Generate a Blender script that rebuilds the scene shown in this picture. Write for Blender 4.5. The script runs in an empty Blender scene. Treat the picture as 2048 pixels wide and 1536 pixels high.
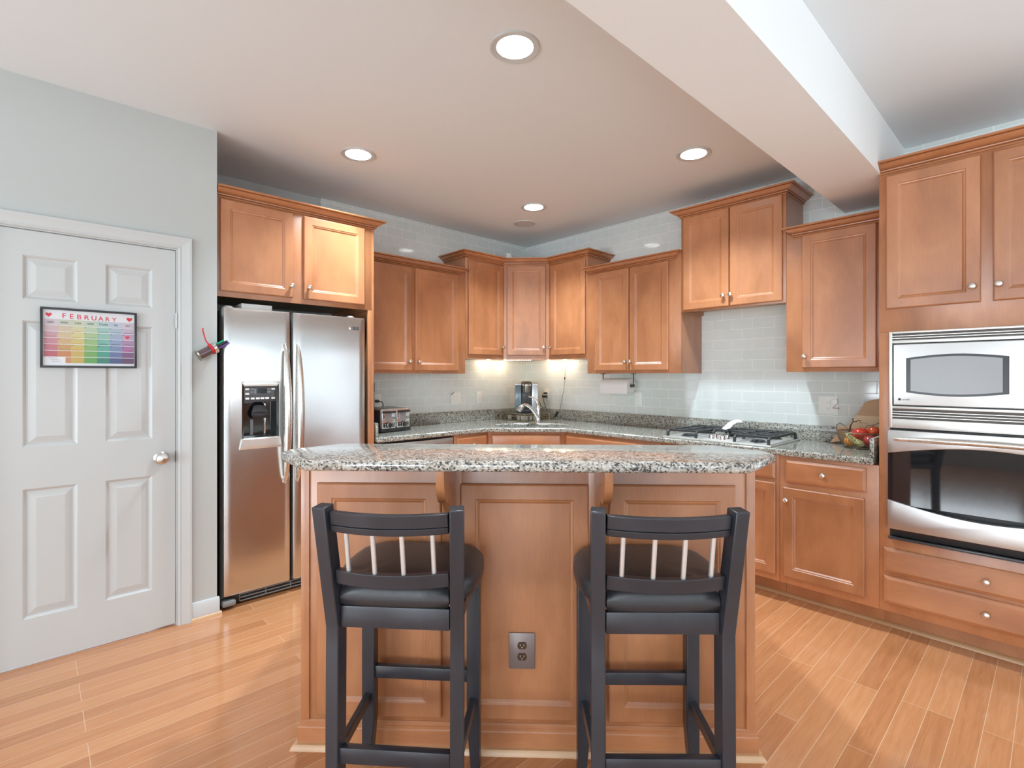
import bpy, bmesh, math, random
from mathutils import Vector, Matrix

random.seed(7)
PI = math.pi
R = math.radians
sc = bpy.context.scene
col = sc.collection

# ------------------------------------------------------------------ camera, world, daylight, exposure
CAM = (-3.893, -3.935, 1.35)
cam_data = bpy.data.cameras.new('camera')
cam_data.sensor_width = 36.0
cam_data.lens = 1023.0 / 2048.0 * 36.0
cam_data.shift_y = -15.5 / 2048.0
cam_data.clip_start = 0.05
cam = bpy.data.objects.new('camera', cam_data)
cam.location = CAM
cam.rotation_euler = (R(90), 0, R(46.96 - 90))
col.objects.link(cam)
sc.camera = cam

sc.view_settings.view_transform = 'Standard'
sc.view_settings.look = 'None'
sc.view_settings.gamma = 1.0
sc.view_settings.use_curve_mapping = False
sc.view_settings.exposure = 0.14
sc.cycles.max_bounces = 10
sc.cycles.diffuse_bounces = 6
sc.cycles.glossy_bounces = 5
sc.cycles.transmission_bounces = 6
sc.cycles.sample_clamp_indirect = 6.0
sc.cycles.caustics_reflective = False
sc.cycles.caustics_refractive = False

world = bpy.data.worlds.new('daylight_sky')
sc.world = world
world.use_nodes = True
bg = world.node_tree.nodes['Background']
bg.inputs['Color'].default_value = (0.80, 0.90, 1.0, 1)
bg.inputs['Strength'].default_value = 2.5

def window_light(name, loc, rot, sx, sy, power, color=(0.80, 0.92, 1.0)):
    l = bpy.data.lights.new(name, 'AREA')
    l.shape = 'RECTANGLE'
    l.size = sx
    l.size_y = sy
    l.energy = power
    l.color = color
    o = bpy.data.objects.new(name, l)
    o.location = loc
    o.rotation_euler = rot
    col.objects.link(o)
    return o

# windows of the open room behind the camera: (wall, centre along wall, width, sill, head)
ROOM_X, ROOM_Y, CEIL = -7.6, -8.6, 2.74
WINS_FRONT = [(-1.45, 1.9, 0.55, 2.35), (-4.2, 1.9, 0.55, 2.35), (-6.4, 1.3, 0.55, 2.35)]     # on the wall y = ROOM_Y
WINS_REAR = [(-2.5, 2.2, 0.45, 2.3), (-6.0, 2.8, 0.45, 2.3)]                                    # on the wall x = ROOM_X
WINS_SIDE = [(-5.55, 1.9, 0.12, 2.2), (-7.55, 1.2, 0.55, 2.3)]                                   # on the wall x = 0 past the oven tower
DAY_FRONT, DAY_REAR, DAY_SIDE, CEIL_FILL = 8.0, (6.0, 20.0), 4.0, (21.0, 6.0)   # watts per square metre of glass
for i, (c, w, z0, z1) in enumerate(WINS_FRONT):
    window_light('daylight_front', (c, ROOM_Y - 0.16, (z0 + z1) / 2), (R(90), 0, 0), w, z1 - z0, DAY_FRONT * w * (z1 - z0))
for i, (c, w, z0, z1) in enumerate(WINS_REAR):
    window_light('daylight_rear', (ROOM_X - 0.16, c, (z0 + z1) / 2), (R(90), 0, R(-90)), w, z1 - z0, DAY_REAR[i] * w * (z1 - z0))
    # added upward fill lamp at each rear window, to lighten the kitchen ceiling
    window_light('ceiling_fill', (ROOM_X - 0.14, c, z0 + 0.42), (R(132), 0, R(-90)), w, 0.75, CEIL_FILL[i] * w * (z1 - z0))

for i, (c, w, z0, z1) in enumerate(WINS_SIDE):
    window_light('daylight_side', (0.16, c, (z0 + z1) / 2), (R(90), 0, R(90)), w, z1 - z0, DAY_SIDE * w * (z1 - z0))

# ------------------------------------------------------------------ materials
def new_mat(name):
    m = bpy.data.materials.new(name)
    m.use_nodes = True
    return m, m.node_tree, m.node_tree.nodes['Principled BSDF']

def lin(r, g, b):
    f = lambda c: (c / 255.0 / 12.92) if c / 255.0 <= 0.04045 else ((c / 255.0 + 0.055) / 1.055) ** 2.4
    return (f(r), f(g), f(b), 1)

def plain(name, color, rough=0.5, metal=0.0, coat=0.0, bump=0.0, bump_scale=200.0, spec=0.5, emit=None, emit_s=0.0, trans=0.0):
    m, nt, b = new_mat(name)
    N, L = nt.nodes, nt.links
    b.inputs['Base Color'].default_value = color
    b.inputs['Roughness'].default_value = rough
    b.inputs['Metallic'].default_value = metal
    b.inputs['Coat Weight'].default_value = coat
    b.inputs['Specular IOR Level'].default_value = spec
    b.inputs['Transmission Weight'].default_value = trans
    tc = N.new('ShaderNodeTexCoord')
    no = N.new('ShaderNodeTexNoise')
    no.inputs['Scale'].default_value = bump_scale
    no.inputs['Detail'].default_value = 3
    L.new(tc.outputs['Object'], no.inputs['Vector'])
    if bump > 0:
        bp = N.new('ShaderNodeBump')
        bp.inputs['Strength'].default_value = bump
        bp.inputs['Distance'].default_value = 0.002
        L.new(no.outputs['Fac'], bp.inputs['Height'])
        L.new(bp.outputs['Normal'], b.inputs['Normal'])
    else:
        mr = N.new('ShaderNodeMapRange')
        mr.inputs['To Min'].default_value = max(0.0, rough - 0.03)
        mr.inputs['To Max'].default_value = min(1.0, rough + 0.03)
        L.new(no.outputs['Fac'], mr.inputs['Value'])
        L.new(mr.outputs['Result'], b.inputs['Roughness'])
    if emit:
        b.inputs['Emission Color'].default_value = emit
        b.inputs['Emission Strength'].default_value = emit_s
    return m

def ramp(nt, stops, interp='LINEAR'):
    cr = nt.nodes.new('ShaderNodeValToRGB')
    cr.color_ramp.interpolation = interp
    e = cr.color_ramp.elements
    while len(e) < len(stops):
        e.new(0.5)
    for k, (p, c) in enumerate(stops):
        e[k].position = p
        e[k].color = c
    return cr

def wood_mat(name, dark, mid, light, axis='Z', rough=0.36, coat=0.7):
    """stained maple: blotchy figure plus fine grain running along AXIS"""
    m, nt, b = new_mat(name)
    N, L = nt.nodes, nt.links
    tc = N.new('ShaderNodeTexCoord')
    oi = N.new('ShaderNodeObjectInfo')
    add = N.new('ShaderNodeVectorMath')
    add.operation = 'ADD'
    sc_ = N.new('ShaderNodeVectorMath')
    sc_.operation = 'SCALE'
    sc_.inputs['Scale'].default_value = 17.0
    cmb = N.new('ShaderNodeCombineXYZ')
    for k in range(3):
        L.new(oi.outputs['Random'], cmb.inputs[k])
    L.new(cmb.outputs[0], sc_.inputs[0])
    L.new(tc.outputs['Object'], add.inputs[0])
    L.new(sc_.outputs[0], add.inputs[1])
    mp = N.new('ShaderNodeMapping')
    mp.inputs['Scale'].default_value = {'Z': (1, 1, 0.12), 'X': (0.12, 1, 1), 'Y': (1, 0.12, 1)}[axis]
    L.new(add.outputs[0], mp.inputs['Vector'])
    fine = N.new('ShaderNodeTexNoise')
    fine.inputs['Scale'].default_value = 150
    fine.inputs['Detail'].default_value = 4
    L.new(mp.outputs[0], fine.inputs['Vector'])
    mp2 = N.new('ShaderNodeMapping')
    mp2.inputs['Scale'].default_value = {'Z': (1, 1, 0.45), 'X': (0.45, 1, 1), 'Y': (1, 0.45, 1)}[axis]
    L.new(add.outputs[0], mp2.inputs['Vector'])
    blot = N.new('ShaderNodeTexNoise')
    blot.inputs['Scale'].default_value = 5
    blot.inputs['Detail'].default_value = 5
    blot.inputs['Roughness'].default_value = 0.55
    blot.inputs['Distortion'].default_value = 0.6
    L.new(mp2.outputs[0], blot.inputs['Vector'])
    mx = N.new('ShaderNodeMix')
    mx.data_type = 'FLOAT'
    mx.inputs['Factor'].default_value = 0.16
    L.new(blot.outputs['Fac'], mx.inputs['A'])
    L.new(fine.outputs['Fac'], mx.inputs['B'])
    cr = ramp(nt, [(0.30, dark), (0.5, mid), (0.70, light)])
    L.new(mx.outputs['Result'], cr.inputs['Fac'])
    hsv = N.new('ShaderNodeHueSaturation')
    mr = N.new('ShaderNodeMapRange')
    mr.inputs['To Min'].default_value = 0.92
    mr.inputs['To Max'].default_value = 1.06
    L.new(oi.outputs['Random'], mr.inputs['Value'])
    L.new(mr.outputs['Result'], hsv.inputs['Value'])
    L.new(cr.outputs['Color'], hsv.inputs['Color'])
    L.new(hsv.outputs['Color'], b.inputs['Base Color'])
    b.inputs['Roughness'].default_value = rough
    b.inputs['Coat Weight'].default_value = coat
    b.inputs['Coat Roughness'].default_value = 0.3
    return m

W_D, W_M, W_L = (0.315, 0.116, 0.044, 1), (0.415, 0.163, 0.066, 1), (0.51, 0.218, 0.096, 1)
M = {}
M['wood'] = wood_mat('stained_maple', W_D, W_M, W_L, 'Z')
M['wood_x'] = wood_mat('stained_maple_across', W_D, W_M, W_L, 'X')
M['wood_raw'] = wood_mat('pale_maple', (0.42, 0.29, 0.16, 1), (0.5, 0.36, 0.21, 1), (0.58, 0.43, 0.26, 1), 'X', rough=0.5, coat=0)
M['wood_shoe'] = wood_mat('shoe_oak', (0.45, 0.24, 0.11, 1), (0.55, 0.31, 0.15, 1), (0.62, 0.37, 0.19, 1), 'X', rough=0.35)
M['nickel'] = plain('brushed_nickel', (0.72, 0.69, 0.64, 1), 0.28, 1.0)
M['chrome'] = plain('chrome', (0.8, 0.8, 0.8, 1), 0.1, 1.0)
M['white_trim'] = plain('white_trim_paint', (0.53, 0.545, 0.54, 1), 0.35, bump=0.02, bump_scale=90)
M['white_plastic'] = plain('white_plastic', (0.86, 0.86, 0.82, 1), 0.35)
M['black_plastic'] = plain('black_plastic', (0.022, 0.022, 0.024, 1), 0.35)
M['black_gloss'] = plain('black_glass', (0.012, 0.012, 0.014, 1), 0.04, coat=0.5, spec=0.7)
M['iron'] = plain('cast_iron', (0.035, 0.036, 0.038, 1), 0.5, bump=0.15, bump_scale=300)
M['grey_plastic'] = plain('grey_plastic', (0.22, 0.22, 0.22, 1), 0.4)
M['wall'] = plain('wall_paint', (0.47, 0.49, 0.478, 1), 0.6, bump=0.05, bump_scale=250)
M['ceiling'] = plain('ceiling_paint', (0.77, 0.81, 0.83, 1), 0.8, bump=0.03, bump_scale=250)
M['beam'] = plain('beam_paint', (0.84, 0.845, 0.84, 1), 0.8, bump=0.03, bump_scale=250)

def steel_mat(name, base, rough, wave=0.0, axis='Z'):
    m, nt, b = new_mat(name)
    N, L = nt.nodes, nt.links
    b.inputs['Metallic'].default_value = 1.0
    b.inputs['Base Color'].default_value = base
    tc = N.new('ShaderNodeTexCoord')
    mp = N.new('ShaderNodeMapping')
    mp.inputs['Scale'].default_value = {'Z': (1, 1, 0.02), 'X': (0.02, 1, 1)}[axis]
    L.new(tc.outputs['Object'], mp.inputs['Vector'])
    no = N.new('ShaderNodeTexNoise')
    no.inputs['Scale'].default_value = 500
    no.inputs['Detail'].default_value = 2
    L.new(mp.outputs[0], no.inputs['Vector'])
    mr = N.new('ShaderNodeMapRange')
    mr.inputs['To Min'].default_value = rough - 0.05
    mr.inputs['To Max'].default_value = rough + 0.05
    L.new(no.outputs['Fac'], mr.inputs['Value'])
    L.new(mr.outputs['Result'], b.inputs['Roughness'])
    if wave:
        n2 = N.new('ShaderNodeTexNoise')
        n2.inputs['Scale'].default_value = 2.6
        n2.inputs['Detail'].default_value = 0.5
        L.new(tc.outputs['Object'], n2.inputs['Vector'])
        bp = N.new('ShaderNodeBump')
        bp.inputs['Strength'].default_value = 1.0
        bp.inputs['Distance'].default_value = wave
        L.new(n2.outputs['Fac'], bp.inputs['Height'])
        L.new(bp.outputs['Normal'], b.inputs['Normal'])
    return m

M['steel'] = steel_mat('brushed_steel', (0.62, 0.61, 0.60, 1), 0.24, 0.012, 'Z')
M['steel_x'] = steel_mat('brushed_steel_across', (0.60, 0.585, 0.57, 1), 0.34, 0.0, 'X')
M['steel_light'] = plain('light_steel_trim', (0.78, 0.77, 0.74, 1), 0.38, 0.75)

def granite_mat(name, tint, scale=210.0):
    m, nt, b = new_mat(name)
    N, L = nt.nodes, nt.links
    tc = N.new('ShaderNodeTexCoord')
    vo = N.new('ShaderNodeTexVoronoi')
    vo.inputs['Scale'].default_value = scale
    L.new(tc.outputs['Object'], vo.inputs['Vector'])
    sep = N.new('ShaderNodeSeparateColor')
    L.new(vo.outputs['Color'], sep.inputs[0])
    nz = N.new('ShaderNodeTexNoise')
    nz.inputs['Scale'].default_value = 45
    nz.inputs['Detail'].default_value = 3
    L.new(tc.outputs['Object'], nz.inputs['Vector'])
    mx = N.new('ShaderNodeMix')
    mx.data_type = 'FLOAT'
    mx.inputs['Factor'].default_value = 0.45
    L.new(sep.outputs[0], mx.inputs['A'])
    L.new(nz.outputs['Fac'], mx.inputs['B'])
    t = tint
    cr = ramp(nt, [(0.0, (0.03, 0.032, 0.035, 1)), (0.30, (0.055, 0.055, 0.055, 1)), (0.36, (0.20 * t[0], 0.19 * t[1], 0.17 * t[2], 1)),
                   (0.50, (0.33 * t[0], 0.31 * t[1], 0.27 * t[2], 1)), (0.62, (0.45 * t[0], 0.42 * t[1], 0.37 * t[2], 1)), (0.76, (0.50, 0.485, 0.46, 1))])
    L.new(mx.outputs['Result'], cr.inputs['Fac'])
    L.new(cr.outputs['Color'], b.inputs['Base Color'])
    b.inputs['Roughness'].default_value = 0.12
    b.inputs['Coat Weight'].default_value = 0.3
    b.inputs['Coat Roughness'].default_value = 0.05
    return m

M['granite'] = granite_mat('speckled_granite', (0.98, 1.02, 0.98), 190)
M['granite_bar'] = granite_mat('pink_speckled_granite', (1.07, 1.0, 0.96), 190)

def tile_mat(name, along):
    m, nt, b = new_mat(name)
    N, L = nt.nodes, nt.links
    tc = N.new('ShaderNodeTexCoord')
    sp = N.new('ShaderNodeSeparateXYZ')
    L.new(tc.outputs['Object'], sp.inputs[0])
    cb = N.new('ShaderNodeCombineXYZ')
    L.new(sp.outputs[along], cb.inputs[0])
    L.new(sp.outputs[2], cb.inputs[1])
    br = N.new('ShaderNodeTexBrick')
    br.offset = 0.5
    br.inputs['Scale'].default_value = 1.0
    br.inputs['Brick Width'].default_value = 0.1535
    br.inputs['Row Height'].default_value = 0.0775
    br.inputs['Mortar Size'].default_value = 0.0024
    br.inputs['Mortar Smooth'].default_value = 0.2
    br.inputs['Color1'].default_value = (0.69, 0.735, 0.712, 1)
    br.inputs['Color2'].default_value = (0.725, 0.76, 0.74, 1)
    br.inputs['Mortar'].default_value = (0.96, 0.96, 0.95, 1)
    L.new(cb.outputs[0], br.inputs['Vector'])
    L.new(br.outputs['Color'], b.inputs['Base Color'])
    mr = N.new('ShaderNodeMapRange')
    mr.inputs['To Min'].default_value = 0.07
    mr.inputs['To Max'].default_value = 0.5
    L.new(br.outputs['Fac'], mr.inputs['Value'])
    L.new(mr.outputs['Result'], b.inputs['Roughness'])
    bp = N.new('ShaderNodeBump')
    bp.invert = True
    bp.inputs['Strength'].default_value = 0.7
    bp.inputs['Distance'].default_value = 0.002
    L.new(br.outputs['Fac'], bp.inputs['Height'])
    L.new(bp.outputs['Normal'], b.inputs['Normal'])
    return m

M['tile_back'] = tile_mat('glass_subway_tile_back', 0)
M['tile_right'] = tile_mat('glass_subway_tile_right', 1)

def floor_mat():
    m, nt, b = new_mat('oak_strip_floor')
    N, L = nt.nodes, nt.links
    tc = N.new('ShaderNodeTexCoord')
    br = N.new('ShaderNodeTexBrick')
    br.offset = 0.37
    br.offset_frequency = 3
    br.inputs['Scale'].default_value = 1.0
    br.inputs['Brick Width'].default_value = 1.25
    br.inputs['Row Height'].default_value = 0.083
    br.inputs['Mortar Size'].default_value = 0.0011
    br.inputs['Mortar Smooth'].default_value = 0.1
    br.inputs['Bias'].default_value = 0.0
    br.inputs['Color1'].default_value = (0.0, 0.0, 0.0, 1)
    br.inputs['Color2'].default_value = (1.0, 1.0, 1.0, 1)
    br.inputs['Mortar'].default_value = (0.5, 0.5, 0.5, 1)
    L.new(tc.outputs['Object'], br.inputs['Vector'])
    mp = N.new('ShaderNodeMapping')
    mp.inputs['Scale'].default_value = (0.07, 1, 1)
    L.new(tc.outputs['Object'], mp.inputs['Vector'])
    gr = N.new('ShaderNodeTexNoise')
    gr.inputs['Scale'].default_value = 55
    gr.inputs['Detail'].default_value = 6
    gr.inputs['Roughness'].default_value = 0.65
    gr.inputs['Distortion'].default_value = 0.8
    L.new(mp.outputs[0], gr.inputs['Vector'])
    mx = N.new('ShaderNodeMix')
    mx.data_type = 'FLOAT'
    mx.inputs['Factor'].default_value = 0.68
    L.new(br.outputs['Color'], mx.inputs['A'])
    L.new(gr.outputs['Fac'], mx.inputs['B'])
    cr = ramp(nt, [(0.16, (0.37, 0.140, 0.054, 1)), (0.5, (0.51, 0.216, 0.090, 1)), (0.84, (0.61, 0.295, 0.135, 1))])
    L.new(mx.outputs['Result'], cr.inputs['Fac'])
    m2 = N.new('ShaderNodeMix')
    m2.data_type = 'RGBA'
    L.new(br.outputs['Fac'], m2.inputs['Factor'])
    L.new(cr.outputs['Color'], m2.inputs['A'])
    m2.inputs['B'].default_value = (0.66, 0.44, 0.28, 1)
    L.new(m2.outputs['Result'], b.inputs['Base Color'])
    b.inputs['Roughness'].default_value = 0.24
    b.inputs['Coat Weight'].default_value = 0.5
    b.inputs['Coat Roughness'].default_value = 0.10
    bp = N.new('ShaderNodeBump')
    bp.invert = True
    bp.inputs['Strength'].default_value = 0.25
    bp.inputs['Distance'].default_value = 0.001
    L.new(br.outputs['Fac'], bp.inputs['Height'])
    L.new(bp.outputs['Normal'], b.inputs['Normal'])
    return m

M['floor'] = floor_mat()

# ------------------------------------------------------------------ mesh helpers
class MB:
    """collects shapes into one mesh"""
    def __init__(self):
        self.bm = bmesh.new()
        self.mi = 0

    def _done(self, faces):
        for f in faces:
            f.material_index = self.mi

    def box(self, x0, x1, y0, y1, z0, z1, bev=0.0):
        b = bmesh.new()
        v = [b.verts.new((x, y, z)) for z in (min(z0, z1), max(z0, z1)) for y in (min(y0, y1), max(y0, y1)) for x in (min(x0, x1), max(x0, x1))]
        for q in ((0, 2, 3, 1), (4, 5, 7, 6), (0, 1, 5, 4), (2, 6, 7, 3), (0, 4, 6, 2), (1, 3, 7, 5)):
            b.faces.new([v[i] for i in q])
        if bev > 0:
            bmesh.ops.bevel(b, geom=list(b.edges), offset=bev, segments=2, profile=0.5, affect='EDGES')
        self.merge(b)
        return self

    def merge(self, b, mat=None):
        if mat is not None:
            b.transform(mat)
        me = bpy.data.meshes.new('tmp')
        b.to_mesh(me)
        b.free()
        n0 = len(self.bm.faces)
        self.bm.from_mesh(me)
        bpy.data.meshes.remove(me)
        self.bm.faces.ensure_lookup_table()
        self._done(self.bm.faces[n0:])

    def poly(self, pts):
        f = self.bm.faces.new([self.bm.verts.new(p) for p in pts])
        self._done([f])
        return self

    def loft(self, rings, close=True, cap0=True, cap1=True):
        rv = [[self.bm.verts.new(p) for p in r] for r in rings]
        n = len(rv[0])
        fs = []
        for a, b in zip(rv, rv[1:]):
            for i in range(n if close else n - 1):
                j = (i + 1) % n
                try:
                    fs.append(self.bm.faces.new((a[i], a[j], b[j], b[i])))
                except ValueError:
                    pass
        if cap0:
            fs.append(self.bm.faces.new(list(reversed(rv[0]))))
        if cap1:
            fs.append(self.bm.faces.new(rv[-1]))
        self._done(fs)
        return self

    def lathe(self, prof, origin=(0, 0, 0), axis='Z', n=24, cap0=True, cap1=True):
        """prof: (radius, height) pairs"""
        o = Vector(origin)
        rings = []
        for r, h in prof:
            ring = []
            for k in range(n):
                a = 2 * PI * k / n
                c, s = max(r, 1e-5) * math.cos(a), max(r, 1e-5) * math.sin(a)
                p = {'Z': (c, s, h), 'Y': (c, h, -s), '-Y': (c, -h, s), 'X': (h, c, s), '-X': (-h, c, -s)}[axis]
                ring.append(o + Vector(p))
            rings.append(ring)
        return self.loft(rings, True, cap0, cap1)

    def tube(self, pts, rad, n=10, caps=True):
        """round bar through points; rad a number or one per point"""
        P = [Vector(p) for p in pts]
        rads = rad if isinstance(rad, (list, tuple)) else [rad] * len(P)
        rings = []
        up = None
        for i, p in enumerate(P):
            t = (P[min(i + 1, len(P) - 1)] - P[max(i - 1, 0)]).normalized()
            if up is None:
                up = Vector((0, 0, 1)) if abs(t.z) < 0.9 else Vector((1, 0, 0))
            s = t.cross(up).normalized()
            up = s.cross(t).normalized()
            rings.append([p + (s * math.cos(2 * PI * k / n) + up * math.sin(2 * PI * k / n)) * rads[i] for k in range(n)])
        return self.loft(rings, True, caps, caps)

    def bar(self, pts, w, h, side=(1, 0, 0)):
        """rectangular bar through points: w along SIDE, h across"""
        P = [Vector(p) for p in pts]
        rings = []
        for i, p in enumerate(P):
            t = (P[min(i + 1, len(P) - 1)] - P[max(i - 1, 0)]).normalized()
            s = Vector(side)
            s = (s - t * s.dot(t)).normalized()
            u = s.cross(t).normalized()
            rings.append([p + s * (a * w / 2) + u * (b * h / 2) for a, b in ((-1, -1), (1, -1), (1, 1), (-1, 1))])
        return self.loft(rings)

    def prism(self, outline, a0, a1, plane='XY', bev=0.0, bseg=2):
        """outline in PLANE pushed from a0 to a1 along the third axis"""
        f = {'XY': lambda u, v, w: (u, v, w), 'XZ': lambda u, v, w: (u, w, v), 'YZ': lambda u, v, w: (w, u, v)}[plane]
        b = bmesh.new()
        lo = [b.verts.new(f(u, v, a0)) for u, v in outline]
        hi = [b.verts.new(f(u, v, a1)) for u, v in outline]
        n = len(outline)
        b.faces.new(list(reversed(lo)))
        b.faces.new(hi)
        for i in range(n):
            j = (i + 1) % n
            b.faces.new((lo[i], lo[j], hi[j], hi[i]))
        bmesh.ops.recalc_face_normals(b, faces=list(b.faces))
        if bev > 0:
            es = [e for e in b.edges if (e.verts[0] in lo) == (e.verts[1] in lo)]
            bmesh.ops.bevel(b, geom=es, offset=bev, segments=bseg, profile=0.5, affect='EDGES')
        self.merge(b)
        return self

    def slab(self, w, h, loops, y_back=0.0):
        """front-facing slab in the XZ plane (front is -Y): loops = (inset, y) from the outer edge in, the last one filled"""
        def rect(i, y):
            return [(i, y, i), (w - i, y, i), (w - i, y, h - i), (i, y, h - i)]
        self.loft([rect(0, y_back)] + [rect(i, y) for i, y in loops])
        return self

    def ball(self, c, r, sx=1, sy=1, sz=1, seg=20, rings=12, rot=None):
        b = bmesh.new()
        bmesh.ops.create_uvsphere(b, u_segments=seg, v_segments=rings, radius=r)
        mt = Matrix.Translation(c) @ (rot.to_matrix().to_4x4() if rot else Matrix.Identity(4)) @ Matrix.Diagonal((sx, sy, sz, 1))
        self.merge(b, mt)
        return self

    def build(self, name, mat, parent=None, loc=(0, 0, 0), rot=(0, 0, 0), smooth=35, bevel=0.0):
        bmesh.ops.recalc_face_normals(self.bm, faces=list(self.bm.faces))
        me = bpy.data.meshes.new(name)
        self.bm.to_mesh(me)
        self.bm.free()
        for m in (mat if isinstance(mat, (list, tuple)) else [mat]):
            me.materials.append(m)
        if smooth:
            me.shade_smooth()
            me.set_sharp_from_angle(angle=R(smooth))
        o = bpy.data.objects.new(name, me)
        col.objects.link(o)
        if parent is not None:
            o.parent = parent
        o.location = loc
        o.rotation_euler = rot
        if bevel > 0:
            md = o.modifiers.new('edge_round', 'BEVEL')
            md.width = bevel
            md.segments = 2
            md.limit_method = 'ANGLE'
            md.angle_limit = R(40)
        return o

def tag(o, label=None, cat=None, group=None, kind=None):
    if label: o['label'] = label
    if cat: o['category'] = cat
    if group: o['group'] = group
    if kind: o['kind'] = kind
    return o

def thing(name, label, cat, loc=(0, 0, 0), rz=0.0, group=None):
    o = bpy.data.objects.new(name, None)
    o.empty_display_size = 0.1
    col.objects.link(o)
    o.location = loc
    o.rotation_euler = (0, 0, rz)
    return tag(o, label, cat, group)

def text_mesh(body, size, mat, name, parent, loc, rot, depth=0.0004, align='LEFT'):
    c = bpy.data.curves.new('tmp_text', 'FONT')
    c.body = body
    c.size = size
    c.align_x = align
    c.extrude = depth
    t = bpy.data.objects.new('tmp_text', c)
    col.objects.link(t)
    bpy.context.view_layer.update()
    me = bpy.data.meshes.new_from_object(t.evaluated_get(bpy.context.evaluated_depsgraph_get()))
    bpy.data.objects.remove(t)
    bpy.data.curves.remove(c)
    me.name = name
    me.materials.clear()
    me.materials.append(mat)
    o = bpy.data.objects.new(name, me)
    col.objects.link(o)
    o.parent = parent
    o.location = loc
    o.rotation_euler = rot
    return o

def struct(name, mb, mat, label=None, **k):
    o = mb.build(name, mat, **k)
    return tag(o, label, None, None, 'structure')

RX = -PI / 2          # things on the wall x = 0 face -x

# ------------------------------------------------------------------ the room
struct('floor', MB().box(ROOM_X - 0.2, 0.2, ROOM_Y - 0.2, 0.2, -0.1, 0.0), M['floor'], 'glossy orange oak strip floor')
struct('ceiling', MB().box(ROOM_X - 0.2, 0.2, ROOM_Y - 0.2, 0.2, CEIL, CEIL + 0.1), M['ceiling'], 'smooth white painted ceiling')
struct('trim_1', MB().box(ROOM_X, 0.0, -3.286, -2.975, 2.42, CEIL), M['beam'], 'white boxed ceiling beam above the tall oven cabinet')
struct('wall_back', MB().box(-2.26, 0.2, 0.0, 0.2, 0, CEIL), M['tile_back'], 'white glass subway tile wall behind the sink corner and toaster')
struct('trim_2', MB().box(-3.30, -2.26, 0.02, 0.2, 0, CEIL), M['wall'], 'plain painted wall strip above the refrigerator cabinet')
struct('wall_right', MB().box(0.0, 0.2, -4.14, 0.0, 0, CEIL), M['tile_right'], 'white glass subway tile wall behind the cooktop')

# partition with the pantry door
DX0, DX1, DH = -4.045, -3.328, 2.036
wl = MB()
wl.box(ROOM_X, DX0, -0.67, -0.55, 0, CEIL)
wl.box(DX1, -3.135, -0.67, -0.55, 0, CEIL)
wl.box(DX0, DX1, -0.67, -0.55, DH, CEIL)
wl.box(-3.25, -3.135, -0.55, 0.02, 0, CEIL)
struct('wall_left', wl, M['wall'], 'pale grey painted wall around the panelled door')

def window_wall(name, wins, along_x, label, side=False):
    mb = MB()
    lo, hi = (ROOM_X, 0.0) if along_x else ((ROOM_Y, -4.14) if side else (ROOM_Y, -0.55))
    def seg(a, b, z0, z1):
        if side: mb.box(0.0, 0.12, a, b, z0, z1)
        elif along_x: mb.box(a, b, ROOM_Y - 0.12, ROOM_Y, z0, z1)
        else: mb.box(ROOM_X - 0.12, ROOM_X, a, b, z0, z1)
    cur = lo
    for c, w, z0, z1 in sorted(wins):
        seg(cur, c - w / 2, 0, CEIL)
        seg(c - w / 2, c + w / 2, 0, z0)
        seg(c - w / 2, c + w / 2, z1, CEIL)
        cur = c + w / 2
    seg(cur, hi, 0, CEIL)
    struct(name, mb, M['wall'], label)

window_wall('wall_front', WINS_FRONT, True, 'painted wall with daylight windows behind the viewer')
window_wall('wall_side', WINS_REAR, False, 'painted wall with patio door beyond the pantry')

window_wall('wall_beyond', WINS_SIDE, False, 'painted wall with windows past the oven tower', True)
struct('floor_2', MB().box(ROOM_X, 0.0, ROOM_Y, -5.2, 0.0, 0.012), plain('pale_carpet', (0.66, 0.63, 0.58, 1), 0.95, bump=0.4, bump_scale=600), 'pale carpet of the adjoining room')

def window_frame(n, c, w, z0, z1, along_x, side=False):
    fr = MB()
    def b(a0, a1, q0, q1, d=0.05):
        if side: fr.box(0.09 - d, 0.09, a0, a1, q0, q1)
        elif along_x: fr.box(a0, a1, ROOM_Y - 0.09, ROOM_Y - 0.09 + d, q0, q1)
        else: fr.box(ROOM_X - 0.09, ROOM_X - 0.09 + d, a0, a1, q0, q1)
    a, e = c - w / 2, c + w / 2
    b(a, a + 0.06, z0, z1); b(e - 0.06, e, z0, z1)
    b(a + 0.06, e - 0.06, z0, z0 + 0.06); b(a + 0.06, e - 0.06, z1 - 0.06, z1)
    b(c - 0.03, c + 0.03, z0 + 0.06, z1 - 0.06)
    b(a + 0.06, c - 0.03, (z0 + z1) / 2 - 0.02, (z0 + z1) / 2 + 0.02, 0.035)
    b(c + 0.03, e - 0.06, (z0 + z1) / 2 - 0.02, (z0 + z1) / 2 + 0.02, 0.035)
    struct('window_%d' % n, fr, M['white_trim'], 'white framed window')
k = 1
for c, w, z0, z1 in WINS_FRONT:
    window_frame(k, c, w, z0, z1, True); k += 1
for c, w, z0, z1 in WINS_REAR:
    window_frame(k, c, w, z0, z1, False); k += 1
for c, w, z0, z1 in WINS_SIDE:
    window_frame(k, c, w, z0, z1, False, True); k += 1

# baseboard pieces by the door
struct('baseboard_left', MB().prism([(-0.67, 0.018), (-0.685, 0.018), (-0.685, 0.085), (-0.678, 0.098), (-0.67, 0.1)], -3.265, -3.125, 'YZ'), M['white_trim'], 'short white baseboard between door casing and refrigerator')
struct('trim_3', MB().prism([(-0.67, 0.0), (-0.694, 0.0), (-0.690, 0.012), (-0.684, 0.018), (-0.67, 0.018)], -3.265, -3.115, 'YZ'), M['wood_shoe'], 'oak shoe moulding under the short baseboard')

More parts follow.
